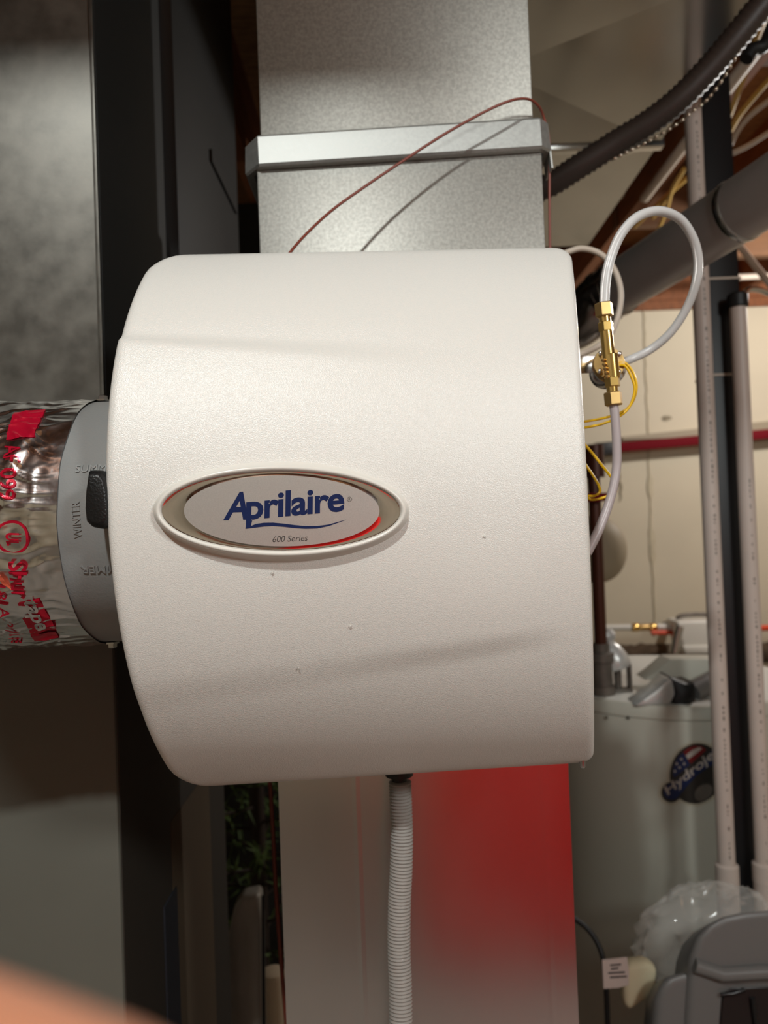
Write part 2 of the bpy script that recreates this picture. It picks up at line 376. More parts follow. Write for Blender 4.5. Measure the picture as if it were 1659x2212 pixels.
def spread(L, n):
    e = [0, 0.0003, 0.001, 0.002, 0.0035, 0.006, 0.009, 0.013, 0.018, 0.024]
    mid = [0.024 + (L - 0.048) * i / n for i in range(1, n)]
    return e + mid + [L - q for q in reversed(e)]
cs = spread(Wd, 60); rs = spread(Hd, 120)
fil = lambda q: 0 if q >= RF else RF - math.sqrt(max(0, RF * RF - (RF - q) ** 2))
vs = []; fs = []; nc = len(cs)
for zz in rs:
    q = min(zz, Hd - zz); zn = zz / Hd * 2 - 1
    for c in cs:
        rc = 0.024 if c < Wd / 2 else (0.016 if zn > 0 else 0.012)
        ins = 0 if q >= rc else rc - math.sqrt(max(0, rc * rc - (rc - q) ** 2))
        t = c / Wd * 2 - 1
        s = c / Wd
        s2 = s + (ins / Wd) * max(0, 1 - s * 2) - (ins / Wd) * max(0, s * 2 - 1)
        P = surf(s2, zn); P = P + Vector((0, fil(min(c, Wd - c)) + fil(q), 0)); vs.append(P)
nr = len(rs)
for i in range(nr - 1):
    for k in range(nc - 1): fs.append((i * nc + k, i * nc + k + 1, (i + 1) * nc + k + 1, (i + 1) * nc + k))
bd = [k for k in range(nc)] + [i * nc + nc - 1 for i in range(1, nr)] + [(nr - 1) * nc + k for k in range(nc - 2, -1, -1)] + [i * nc for i in range(nr - 2, 0, -1)]
k0 = len(vs)
for i in bd:
    p = vs[i]; s = (p.x - TL.x) / (TR_.x - TL.x); vs.append(Vector((p.x, 0.585, p.z)))
for j in range(len(bd)):
    fs.append((bd[j], bd[(j + 1) % len(bd)], k0 + (j + 1) % len(bd), k0 + j))
cover = MB().add(vs, fs).build('cover', 'cover_white', hum, angle=50)
cz0 = (TL.z + BL_.z) / 2
MB().box((TL.x + 0.022, 0.572, cz0 - 0.186), (TR_.x - 0.014, DY - 0.002, cz0 + 0.184)).build('housing', 'housing_grey', hum, bevel=0.006)
# find a point of the cover from a pixel
def on_cover(px, py):
    s, zn = 0.5, 0.0
    for _ in range(40):
        x0, y0 = proj(surf(s, zn, True)); s += (px - x0) / 1000; zn -= (py - y0) / 560
    P = surf(s, zn); e = 1e-3
    du = surf(s + e, zn) - surf(s - e, zn); dv = surf(s, zn + e * 4) - surf(s, zn - e * 4)
    N = dv.cross(du).normalized()
    if N.y > 0: N = -N
    return P, N
# --- badge
bp, bn = on_cover(612, 1104)
bn = (bn + Vector((0, 0, 0.02))).normalized()
bx = (CR - bn * CR.dot(bn)).normalized(); bx = (bx + Vector((0, 0, 0.0))).normalized(); by = bn.cross(bx)
BT = Matrix((bx, by, bn)).transposed().to_4x4(); BT.translation = bp
kb = 0.452 / FPX
A_, B_ = 263 * kb, 93 * kb
def ell(a, b, z, n=96): return [BT @ Vector((a * math.cos(2 * math.pi * i / n), b * math.sin(2 * math.pi * i / n), z)) for i in range(n)]
def rings(mb, L, cap=False):
    n = len(L[0]); vs = [p for r in L for p in r]; fs = [(i * n + k, i * n + (k + 1) % n, (i + 1) * n + (k + 1) % n, (i + 1) * n + k) for i in range(len(L) - 1) for k in range(n)]
    if cap: fs.append(tuple(range((len(L) - 1) * n, len(L) * n)))
    return mb.add(vs, fs)
mx = 0.001
badge_rim = rings(MB(), [ell(A_ + 0.006, B_ + 0.006, -0.004), ell(A_ + 0.0045, B_ + 0.0045, -0.001), ell(A_ + 0.0025, B_ + 0.0025, 0.0018), ell(A_ + 0.0018, B_ + 0.0018, 0.0045), ell(A_ + 0.0010, B_ + 0.001, 0.0058), ell(A_, B_, 0.0063), ell(A_ - 0.0010, B_ - 0.0010, 0.0058), ell(A_ - 0.0016, B_ - 0.0016, 0.0045), ell(A_ - 0.0017, B_ - 0.0017, 0.002)]).build('badge_rim', 'rim_white', hum, angle=60)
badge = rings(MB(), [ell(A_ - 0.0014, B_ - 0.0014, 0.002), ell(A_ - 0.0016, B_ - 0.0016, 0.0042), ell(A_ - 0.0022, B_ - 0.0022, 0.0048), ell(A_ - 0.0028, B_ - 0.0028, 0.0046), ell(210 * kb, 77 * kb, 0.0052), ell(209 * kb, 76 * kb, 0.0053), ell(1 * kb, 1 * kb, 0.0053)], True).build('badge_plate', 'chrome', hum, angle=60)
badge['label'] = 'polished silver oval badge plate'
rings(MB(), [ell(209 * kb, 76.5 * kb, 0.0050), ell(209 * kb, 76.5 * kb, 0.00545), ell(1 * kb, 1 * kb, 0.00545)], True).build('satin_face', 'satin', badge, angle=60)
cxp, cyp = proj(BT @ Vector((0, 0, 0.0056)))
def to_badge(px, py, z=0.0056):                     # where a ray through a pixel meets the badge face
    d = ray(px, py); o = BT @ Vector((0, 0, z)); t = (o - CAM).dot(bn) / d.dot(bn)
    q = BT.inverted() @ (CAM + d * t); return q.x, q.y
def badge_text(txt, p0, p1, hpx, m, name, shear, offset, ext=0.0001, z=0.0056, spacing=1.0, sx=None):
    vs, fs, lo, hi = text_mesh(txt, shear, offset, spacing=spacing)
    x0, y0 = to_badge(*p0); x1, y1 = to_badge(*p1); L = math.hypot(x1 - x0, y1 - y0); ux, uy = (x1 - x0) / L, (y1 - y0) / L
    sX = L / (hi[0] - lo[0]); sY = hpx * kb / (hi[1] - lo[1])
    out = []
    for v in vs:
        a = (v.x - lo[0]) * sX; b = (v.y - lo[1]) * sY
        out.append(BT @ Vector((x0 + ux * a - uy * b, y0 + uy * a + ux * b, z)))
    return MB().add(out, fs).build(name, m, badge, recalc=False, flat=True)
badge_text('A', (482, 1124), (536, 1122.5), 60, 'blue_ink', 'lettering', 0.27, 0.024)
badge_text('prilaire', (531, 1141), (747, 1121), 73, 'blue_ink', 'lettering', 0.10, 0.026, spacing=0.95, z=0.00563)
badge_text('600 Series', (589, 1171.5), (665, 1168), 13, 'grey_ink', 'lettering', 0.25, -0.004)
badge_text('R', (753, 1081.5), (757, 1081.5), 6, 'grey_ink', 'registered_mark', 0, 0)
rc = to_badge(755, 1078.5)
rings(MB(), [[BT @ Vector((rc[0] + r * kb * math.cos(i * 0.2618), rc[1] + r * kb * math.sin(i * 0.2618), 0.0056)) for i in range(24)] for r in (5.3, 4.6)]).build('registered_mark', 'grey_ink', badge, flat=True)
sw_top = [(541, 1137), (552, 1132), (570, 1129.3), (590, 1129), (612, 1131), (635, 1134), (660, 1136.5), (685, 1136.3), (710, 1133), (730, 1127.5), (747, 1122.5)]
sw_bot = [(530, 1142.5), (550, 1140), (570, 1137.5), (590, 1136.5), (612, 1138), (635, 1140.7), (660, 1142.3), (685, 1141.6), (710, 1136.5), (730, 1129.5), (747, 1123)]
vs = []; fs = []
for i, (a, b) in enumerate(zip(sw_top, sw_bot)):
    for p in (a, b): q = to_badge(*p); vs.append(BT @ Vector((q[0], q[1], 0.00562)))
    if i: fs.append((2 * i - 2, 2 * i - 1, 2 * i + 1, 2 * i))
q = [to_badge(*p) for p in ((534, 1124), (545, 1124), (541, 1139), (530, 1142.5))]
vs += [BT @ Vector((a, b, 0.00561)) for a, b in q]; fs.append((len(vs) - 4, len(vs) - 3, len(vs) - 2, len(vs) - 1))
MB().add(vs, fs).build('swoosh', 'blue_ink', badge, flat=True)
# --- damper collar, a short horizontal cylinder on the left side
YC, RC_ = 0.565, 0.0904
zc = (at(235, 868, YC - 0.012).z + at(243, 1385, YC - 0.012).z) / 2
CC = Vector((0, YC, zc))
XA, XB = -0.2145, -0.150
TX = Matrix.Translation((0, YC, zc)) @ Matrix.Rotation(math.pi / 2, 4, 'Y')       # lathe axis z -> world +x
col_ = MB().lathe([(RC_ - 0.003, XA - 0.05), (RC_ - 0.003, XA + 0.001), (RC_ - 0.0008, XA), (RC_, XA + 0.0015), (RC_, XB), (RC_ - 0.004, XB), (RC_ - 0.004, XA - 0.045)], 96, TX, cap=False).build('damper_collar', 'grey_plastic', hum)
def cyl(X, th, R): return Vector((X, YC - R * math.cos(th), zc + R * math.sin(th)))
def px2cyl(px, py, R):
    p = hit_cyl(px, py, CC, R, 0); return p.x, math.atan2(p.z - zc, -(p.y - YC))
def wrap_text(txt, p0, p1, hgt, m, name, parent, R, rfun=None, shear=0, offset=0, extrude=0, lift=0.0, spacing=1.0):
    vs, fs, lo, hi = text_mesh(txt, shear, offset, extrude=extrude, spacing=spacing, fine=0.06 if rfun else 0.22)
    X0, t0 = px2cyl(*p0, R); X1, t1 = px2cyl(*p1, R); a0, c0, a1, c1 = X0, t0 * R, X1, t1 * R
    L = math.hypot(a1 - a0, c1 - c0); ux, uy = (a1 - a0) / L, (c1 - c0) / L; sX = L / (hi[0] - lo[0]); sY = hgt / (hi[1] - lo[1])
    out = []
    for v in vs:
        a = (v.x - lo[0]) * sX; b = (v.y - lo[1]) * sY
        X = a0 + ux * a - uy * b; th = (c0 + uy * a + ux * b) / R
        out.append(cyl(X, th, (rfun(X, th) if rfun else R) + lift + v.z * sX))
    return MB().add(out, fs).build(name, m, parent, recalc=False, flat=True)
wrap_text('WINTER', (178, 1161), (172, 1083), 0.0052, 'grey_plastic', 'embossed_lettering', col_, RC_, extrude=0.06, lift=0.0002)
wrap_text('SUMMER', (163, 1021), (258, 1018), 0.0052, 'grey_plastic', 'embossed_lettering', col_, RC_, extrude=0.06, lift=0.0002)
wrap_text('SUMMER', (285, 1222), (174, 1222), 0.0052, 'grey_plastic', 'embossed_lettering', col_, RC_, extrude=0.06, lift=0.0002)
# lever
lv = []
Yl = YC - RC_ - 0.004
for px, py in ((196, 1017), (200, 1015), (222, 1016), (232, 1030), (239, 1060), (242, 1100), (241, 1125), (235, 1138), (222, 1143), (204, 1140), (191, 1128), (188, 1100), (190, 1060)):
    p = at(px, py, Yl - 0.020); lv.append((p.x, p.z))
cl = sum(p[0] for p in lv) / len(lv), sum(p[1] for p in lv) / len(lv)
mb = MB(); L = []
for sc, yo in ((0.93, 0.030), (1.0, 0.002), (0.97, -0.003), (0.80, -0.0062)):
    L.append([Vector((cl[0] + (p[0] - cl[0]) * sc, Yl - 0.020 + yo, cl[1] + (p[1] - cl[1]) * sc)) for p in lv])
n = len(lv); vs = [p for r in L for p in r]
fs = [(i * n + k, i * n + (k + 1) % n, (i + 1) * n + (k + 1) % n, (i + 1) * n + k) for i in range(3) for k in range(n)] + [tuple(range(3 * n, 4 * n)), tuple(range(n - 1, -1, -1))]
o = MB().add(vs, fs).build('damper_lever', 'lever_black', hum, bevel=0.0008); o['label'] = 'black damper lever'
for px, py, dz in ((216, 864, 1), (236, 1392, -1)):
    p = at(px, py, YC - 0.02); c = Vector((p.x, YC - 0.014, zc + dz * (RC_ - 0.001)))
    T = Matrix.Translation(c) @ Matrix.Rotation(0 if dz > 0 else math.pi, 4, 'X')
    MB().lathe([(0.0052, 0), (0.0052, 0.0012), (0.0036, 0.0014), (0.0034, 0.004), (0.0026, 0.0046)], 6, T).build('screw', 'steel', col_, flat=True)
T = Matrix.Translation(at(1258, 1656, 0.568)) @ Matrix.Rotation(math.pi, 4, 'X')
MB().lathe([(0.0025, -0.006), (0.0025, -0.0008), (0.002, 0.0006), (0.001, 0.001)], 12, T).build('screw', 'steel', hum)
# drain spout under the housing
ds = at(863, 1690, 0.615)
MB().lathe([(0.008, 0.05), (0.008, 0.006), (0.0115, 0.005), (0.0115, -0.002), (0.006, -0.003), (0.006, -0.02)], 24, Matrix.Translation((ds.x, ds.y, ds.z + 0.008))).build('drain_spout', 'black', hum)

# crumbs of plastic on the cover
for px, py, k in ((589, 1236, 3.2), (756, 1352, 2.4), (645, 1442, 2.4), (1046, 1158, 2.4)):
    p, nn = on_cover(px, py)
    T = Matrix.Translation(p + nn * 0.0004) @ orient(nn) @ Matrix.Rotation(random.uniform(0, 6), 4, 'Z')
    o = MB().prism([(-0.0007 * k / 2, -0.0002), (0, -0.0005), (0.0008 * k / 2, 0), (0.0001, 0.0006)], -0.0002, 0.0008, T).build('plastic_shaving', 'white_ink', flat=True)
    tag(o, {589: 'white plastic shaving clinging just below the oval badge', 756: 'tiny white shaving on the cover right of centre below badge', 645: 'small white shaving low on the white cover', 1046: 'tiny white speck on the cover right of the badge'}[px], 'shaving', 'plastic shavings on the cover')

# ---------------------------------------------------------------- foil taped pipe
RP = 0.0918
def foil_r(X, th):
    p = Vector((X * 26, math.cos(th) * 2.6, math.sin(th) * 2.6))
    a = 1 - abs(noise.noise(p * 1.0)) * 2; b = 1 - abs(noise.noise(p * 2.1 + Vector((7, 3, 1)))) * 2
    c = noise.noise(p * 5.5 + Vector((1, 9, 4)))
    q = Vector((X * 10, th * 9, 2)); d = max(0, 1 - abs(noise.noise(q + Vector((0, noise.noise(p) * 2, 0)))) * 5)
    k = ss(XA + 0.014, XA - 0.02, X)
    return RP + k * (0.0011 * a ** 3 + 0.0008 * b ** 3 + 0.0005 * c + 0.0012 * d) - 0.0003 + 0.006 * ss(-0.26, -0.34, X)
fp = root('foil_taped_pipe', (-0.34, YC, zc - RP), 'round pipe wrapped in crinkled silver foil tape with red print', 'pipe')
nX, nT = 120, 420; X1 = XA + 0.005; X0 = -0.52
vs = []; fs = []
for i in range(nX + 1):
    f = (i / nX) ** 0.6; X = X0 + (X1 - X0) * f
    for k in range(nT):
        th = 2 * math.pi * k / nT
        vs.append(cyl(X + (0.001 * noise.noise(Vector((math.cos(th) * 3, math.sin(th) * 3, 5))) if i == nX else 0), th, foil_r(X, th)))
for i in range(nX):
    for k in range(nT): fs.append((i * nT + k, i * nT + (k + 1) % nT, (i + 1) * nT + (k + 1) % nT, (i + 1) * nT + k))
tape = MB().add(vs, fs).build('foil_tape', 'foil', fp, angle=60)
def red_patch(corners, m, name, nn=26, lift=0.0008):
    c = [px2cyl(x, y, RP) for x, y in corners]; vs = []; fs = []
    for i in range(nn + 1):
        for j in range(nn + 1):
            u, v = i / nn, j / nn
            X = (c[0][0] * (1 - u) + c[1][0] * u) * (1 - v) + (c[3][0] * (1 - u) + c[2][0] * u) * v
            t = (c[0][1] * (1 - u) + c[1][1] * u) * (1 - v) + (c[3][1] * (1 - u) + c[2][1] * u) * v
            vs.append(cyl(X, t, foil_r(X, t) + lift))
    for i in range(nn):
        for j in range(nn): a = i * (nn + 1) + j; fs.append((a, a + 1, a + nn + 2, a + nn + 1))
    return MB().add(vs, fs).build(name, m, tape)
red_patch([(32, 895), (100, 888), (76, 946), (14, 952)], 'print_red', 'printed_block')
red_patch([(40, 1300), (86, 1290), (122, 1352), (70, 1368)], 'print_red', 'printed_block')
red_patch([(66, 1366), (120, 1360), (128, 1374), (76, 1380)], 'print_red', 'printed_block', 8)
red_patch([(-12, 1225), (2, 1238), (28, 1272), (6, 1262)], 'print_orange', 'printed_block', 8)
fr = foil_r
wrap_text('AF', (12, 966), (10, 1004), 0.0105, 'print_red', 'printed_lettering', tape, RP, fr, offset=0.01, lift=0.0011)
wrap_text('099', (4, 1016), (0, 1082), 0.0105, 'print_red', 'printed_lettering', tape, RP, fr, offset=0.01, lift=0.0011)
wrap_text('Shur', (20, 1210), (30, 1290), 0.0115, 'print_red', 'printed_lettering', tape, RP, fr, offset=0.03, lift=0.0011)
wrap_text('tape', (42, 1291), (72, 1354), 0.0120, 'foil', 'printed_lettering', tape, RP, fr, offset=0.03, lift=0.0016)
wrap_text('181A-P / 18', (-10, 1262), (28, 1384), 0.0070, 'print_red', 'printed_lettering', tape, RP, fr, offset=0.01, lift=0.0011)
wrap_text('UL', (16, 1150), (16, 1178), 0.0085, 'print_red', 'printed_lettering', tape, RP, fr, offset=0.03, lift=0.0011)
X0c, t0c = px2cyl(28, 1161, RP); vs = []; fs = []
for r in (0.0108, 0.0092):
    for k in range(48):
        a = k * math.pi / 24; X = X0c + r * 1.0 * math.cos(a); t = t0c + r * math.sin(a) / RP; vs.append(cyl(X, t, fr(X, t) + 0.0006))
fs = [(k, (k + 1) % 48, 48 + (k + 1) % 48, 48 + k) for k in range(48)]
MB().add(vs, fs).build('printed_ring', 'print_red', tape)

# ---------------------------------------------------------------- valve, tubes and wires
VY = 0.60
va, vb = at(1303, 655, VY), at(1326, 876, VY); vax = (vb - va).normalized(); vL = (vb - va).length
vr = root('solenoid_valve', tuple(vb), 'brass water solenoid valve with hex nuts beside the cover', 'valve')
def vseg(p0, p1, wpx, n, m, name, off=0, par=vr, flat=None):
    T = Matrix.Translation(va + vax * (p0 * vL) + Vector((mm(off, VY), 0, 0))) @ orient(vax, Vector((0, -1, 0.02)))
    r = mm(wpx, VY) / 2; h = (p1 - p0) * vL; c = r * 0.12
    if n == 6: r *= 1.06
    return MB().lathe([(r - c, 0), (r, c), (r, h - c), (r - c, h)], n, T).build(name, m, par, flat=(n == 6))
vseg(0.0, 0.135, 37, 6, 'brass_dull', 'compression_nut')
vseg(0.13, 0.20, 25, 20, 'brass', 'thread_neck')
vseg(0.185, 0.28, 30, 6, 'brass', 'hex_collar')
vseg(0.27, 0.62, 27, 24, 'brass', 'valve_body')
vseg(0.50, 0.74, 31, 24, 'brass', 'lower_body', 4)
vseg(0.72, 0.82, 31, 6, 'brass', 'hex_collar', 2)
vseg(0.80, 0.88, 24, 20, 'brass', 'thread_neck')
vseg(0.87, 1.0, 37, 6, 'brass_dull', 'compression_nut')
dc = at(1314, 787, VY + 0.016)
T = Matrix.Translation(dc) @ orient((-0.10, -1, 0.05))
MB().lathe([(mm(33, .61), -0.004), (mm(34, .61), -0.003), (mm(34, .61), 0.003), (mm(33, .61), 0.004)], 40, T).build('valve_flange', 'brass_dull', vr)
MB().lathe([(mm(33, .61), -0.026), (mm(36, .61), -0.024), (mm(36, .61), -0.006), (mm(34, .61), -0.0045)], 40, T @ Matrix.Translation((0.002, -0.002, 0))).build('coil_housing', 'steel', vr)
for k in range(4):
    a = k * math.pi / 2 + 0.7
    MB().lathe([(0.002, 0), (0.002, 0.0028), (0.0012, 0.0034)], 10, T @ Matrix.Translation((0.0105 * math.cos(a), 0.0105 * math.sin(a), 0.004))).build('flange_screw', 'steel', vr)
b0 = at(1250, 788, VY + 0.03)
MB().box((b0.x - 0.03, b0.y - 0.0008, b0.z - 0.0075), (dc.x - 0.006, b0.y + 0.0008, b0.z + 0.0075)).build('bracket', 'steel', vr, bevel=0.0004)
sp = []
for i in range(5):
    c0 = at(1303 + i * 2.3, 778 + i * 9, VY - 0.003)
    MB().lathe([(0.0012, -0.0012), (0.0019, 0), (0.0012, 0.0012)], 10, Matrix.Translation(c0)).build('thread_turn', 'brass_dull', vr)
def cable(name, pts, r, m, label, cat, group=None, n=10, sm=8, ribs=None, zmax=None):
    Q0 = [at(*p) for p in pts]
    if zmax: Q0 = [atz(p[0], p[1], zmax) if q.z > zmax else q for p, q in zip(pts, Q0)]
    P = smooth_path(Q0, sm)
    if ribs:
        L = sum((P[i + 1] - P[i]).length for i in range(len(P) - 1)); N = int(L / ribs) * 2; Q = []; acc = [0]
        for i in range(len(P) - 1): acc.append(acc[-1] + (P[i + 1] - P[i]).length)
        j = 0
        for i in range(N + 1):
            s = L * i / N
            while j < len(P) - 2 and acc[j + 1] < s: j += 1
            Q.append(P[j].lerp(P[j + 1], (s - acc[j]) / max(1e-9, acc[j + 1] - acc[j])))
        rf = lambda t: r * (1.0 if round(t * N) % 2 else 0.87)
        o = MB().tube(Q, rf, n).build(name, m, angle=80)
    else: o = MB().tube(P, r, n).build(name, m, angle=60)
    return tag(o, label, cat, group)
cable('water_tube', [(1305, 668, .600), (1308, 610, .600), (1318, 560, .600), (1342, 505, .602), (1378, 468, .607), (1424, 456, .615), (1468, 473, .626), (1497, 515, .637), (1508, 562, .646), (1503, 612, .655), (1482, 668, .668), (1447, 720, .680), (1402, 757, .690), (1352, 780, .690), (1330, 786, .668), (1318, 789, .638)],
      0.0039, 'tube_white', 'translucent white plastic tube looping up from the brass valve', 'tube', n=14)
cable('feed_tube', [(1325, 866, .600), (1329, 905, .600), (1332, 955, .600), (1332, 1005, .600), (1325, 1052, .598), (1310, 1103, .595), (1290, 1152, .590), (1268, 1195, .587)],
      0.0037, 'tube_grey', 'grey plastic tube curving down from the brass valve behind the cover', 'tube', n=14)
wl = 'yellow low voltage wire '
gw = 'yellow wires by the valve'
cable('valve_wire', [(1330, 785, .612), (1350, 784, .612), (1368, 806, .612), (1375, 838, .612), (1364, 872, .613), (1340, 892, .614), (1300, 904, .615), (1262, 911, .616)], 0.0011, 'yellow_wire', wl + 'of the valve, outer of the two arcing loops', 'wire', gw)
cable('valve_wire', [(1330, 790, .610), (1349, 790, .609), (1363, 812, .609), (1371, 842, .609), (1360, 878, .610), (1337, 900, .611), (1300, 916, .613), (1262, 924, .615)], 0.0011, 'yellow_wire', wl + 'of the valve, inner of the two arcing loops', 'wire', gw)
cable('valve_wire', [(1255, 952, .620), (1270, 968, .618), (1290, 992, .614), (1312, 1020, .612), (1330, 1042, .614)], 0.0012, 'yellow_wire', wl + 'running straight diagonally behind the grey tube', 'wire', gw)
cable('valve_wire', [(1262, 1000, .620), (1276, 1020, .618), (1292, 1046, .615), (1296, 1062, .615), (1284, 1071, .615), (1270, 1072, .616), (1276, 1079, .617), (1296, 1077, .616), (1318, 1069, .615), (1332, 1060, .616)], 0.0011, 'yellow_wire', wl + 'twisted into a kink above the red handle', 'wire', gw)
cable('drain_hose', [(864, 1686, .615), (866, 1740, .615), (868, 1800, .614), (867, 1870, .612), (863, 1950, .610), (862, 2050, .607), (865, 2130, .603), (866, 2212, .598), (866, 2330, .592), (867, 2800, .592), (868, 3500, .592), (870, 4300, .592), (872, 5150, .592)],
      mm(25, .61), 'hose_white', 'ribbed translucent drain hose hanging below the humidifier', 'hose', n=20, sm=10, ribs=0.0027)
cable('thermostat_wire', [(610, 575, .600), (627, 545, .612), (665, 502, .628), (720, 452, .644), (790, 402, .655), (870, 348, .662), (960, 290, .666), (1050, 240, .668), (1105, 217, .672), (1140, 214, .680), (1162, 228, .690), (1174, 252, .700), (1186, 300, .706), (1187, 360, .712), (1187, 440, .716), (1188, 540, .72), (1190, 600, .72)],
      0.00125, 'brown_wire', 'red-brown thermostat wire slanting across the metal duct above the cover', 'wire')
cable('control_wire', [(575, 1640, .85), (583, 1692, .85), (590, 1800, .85), (596, 1920, .85), (604, 2030, .85), (611, 2120, .85), (619, 2215, .85), (628, 2330, .85), (650, 3000, .85), (668, 3880, .85)], 0.0024, 'brown_wire', 'thin red-brown wire hanging in the dark gap left of the duct', 'wire')

# ---------------------------------------------------------------- upper right: conduit, chain, vent pipe, joist-level pipes
cpts = [(1060, 470, 1.12), (1130, 425, 1.10), (1190, 398, 1.08), (1250, 360, 1.06), (1330, 309, 1.04), (1400, 266, 1.02), (1465, 216, 1.00), (1530, 150, .98), (1590, 80, .96), (1655, 0, .94), (1720, -80, .92), (1790, -170, .90)]
cable('flexible_conduit', cpts, mm(30, 1.0), 'conduit', 'dark brown ribbed flexible conduit sweeping up to the top right corner', 'conduit', n=20, ribs=0.0085)
P = smooth_path([at(1318, 347, 1.03), at(1355, 328, 1.02), at(1395, 308, 1.01), at(1450, 276, .995), at(1503, 235, .985), at(1530, 212, .98), at(1563, 168, .97), at(1592, 118, .96), at(1622, 60, .95), at(1652, 6, .94), at(1690, -60, .93)], 12)
mb = MB(); acc = 0; last = None
for i in range(len(P) - 1):
    seg = (P[i + 1] - P[i]).length
    acc += seg
    if acc > 0.0080:
        acc = 0; T = Matrix.Translation(P[i]) @ orient(P[i + 1] - P[i])
        mb.lathe([(0.0004, -0.0038), (0.0020, -0.0022), (0.0024, 0), (0.0020, 0.0022), (0.0004, 0.0038)], 8, T)
mb.tube(P, 0.0006, 5)
tag(mb.build('bead_chain', 'chain', angle=60), 'thin metal bead chain hanging along the dark conduit', 'chain')
vp = root('vent_pipe', tuple(at(1330, 640, 1.28)), 'dark grey round vent pipe slanting up to the right edge', 'pipe')
pa, pb = at(1325, 628, 1.30), at(1800, 325, .90)
MB().tube([pa, pb], 0.0445, 40).build('vent_section', 'vent_pipe', vp)
for t in (0.66, 0.035):
    q = pa.lerp(pb, t); d = (pb - pa).normalized()
    MB().tube([q - d * 0.006, q - d * 0.003, q + d * 0.003, q + d * 0.006], lambda t_: 0.0447 if t_ in (0, 1) else 0.0462, 40).build('joint_ring', 'steel', vp)
el = smooth_path([at(1345, 616, 1.285), at(1318, 633, 1.305), at(1292, 652, 1.325), at(1268, 682, 1.34), at(1228, 706, 1.37), at(1170, 716, 1.45), (0.16, 1.75, at(1170, 716, 1.45).z), (0.10, 2.26, at(1170, 716, 1.45).z)], 6)
MB().tube(el, 0.047, 36).build('elbow', 'vent_dark', vp)
for k in (3, 9, 15):
    d = (el[k + 1] - el[k]).normalized(); MB().tube([el[k] - d * 0.004, el[k] + d * 0.004], 0.0492, 36).build('elbow_gore', 'vent_dark', vp)
cable('loop_cable', [(1140, 575, .80), (1195, 556, .80), (1225, 545, .80), (1255, 537, .80), (1290, 545, .80), (1318, 568, .80), (1336, 605, .80), (1341, 645, .80), (1333, 690, .80), (1315, 728, .79), (1285, 752, .78), (1245, 768, .77), (1215, 775, .77)], 0.0032, 'cable_white', 'pale cable looped behind the top right corner of the cover', 'cable')
JZ = CEIL - 0.03
def zline(name, p0, p1, z0, z1, r, m, label, cat, group=None, n=12):
    a, b = atz(*p0, z0), atz(*p1, z1)
    return tag(MB().tube([a, b], r, n).build(name, m), label, cat, group)
zline('overhead_pipe', (1392, 428), (1640, 100), CEIL - 0.045, CEIL - 0.045, 0.014, 'cable_white', 'pale plastic pipe running under the joists behind the black post', 'pipe')
a = at(1392, 428, 2.2)
rx = 'yellow cable under the joists, '
gy = 'yellow cables under the joists'
cable('electric_cable', [(1690, -40, 1.9), (1640, 70, 1.95), (1605, 170, 2.0), (1570, 265, 2.1), (1545, 330, 2.2), (1490, 380, 2.4), (1430, 432, 2.6), (1370, 490, 2.9)], 0.0065, 'romex', rx + 'the leftmost one at the right edge', 'cable', gy, zmax=CEIL - 0.010)
cable('electric_cable', [(1700, 130, 2.0), (1650, 185, 2.05), (1600, 245, 2.1), (1565, 300, 2.2), (1500, 368, 2.4), (1455, 410, 2.5), (1410, 470, 2.8)], 0.0065, 'romex', rx + 'second one crossing to the joists', 'cable', gy, zmax=CEIL - 0.026)
cable('electric_cable', [(1478, 365, 2.3), (1452, 410, 2.4), (1440, 452, 2.6), (1420, 500, 2.9)], 0.006, 'romex', rx + 'the short branch above the white tube', 'cable', gy, zmax=CEIL - 0.044)
gc = 'white cables at the right edge'
cable('white_cable', [(1700, 190, 1.8), (1655, 222, 1.85), (1615, 255, 1.9), (1590, 290, 1.95), (1568, 333, 2.0)], 0.006, 'cable_white', 'pale cable, upper strand near the right edge', 'cable', gc, zmax=CEIL - 0.045)
cable('white_cable', [(1700, 258, 1.8), (1655, 290, 1.85), (1610, 318, 1.9), (1568, 337, 2.0)], 0.006, 'cable_white', 'pale cable, lower strand near the right edge', 'cable', gc, zmax=CEIL - 0.06)
cable('white_cable', [(1570, 505, 2.2), (1600, 535, 2.2), (1632, 575, 2.15), (1662, 612, 2.1), (1700, 660, 2.1)], 0.010, 'cable_white', 'thick pale cable falling to the right below the vent pipe', 'cable', gc)
cable('wall_conduit', [(1505, 604, 3.0), (1570, 600, 3.0), (1640, 597, 3.0), (1720, 594, 3.0)], 0.012, 'cable_white', 'pale horizontal conduit behind the black post below the vent pipe', 'conduit')
cable('black_hose', [(1612, 128, 1.15), (1622, 112, 1.15), (1632, 105, 1.15), (1648, 100, 1.15), (1662, 82, 1.15), (1672, 50, 1.15), (1690, 20, 1.15)], 0.011, 'black', 'short black hose hooked at the top right corner', 'hose')

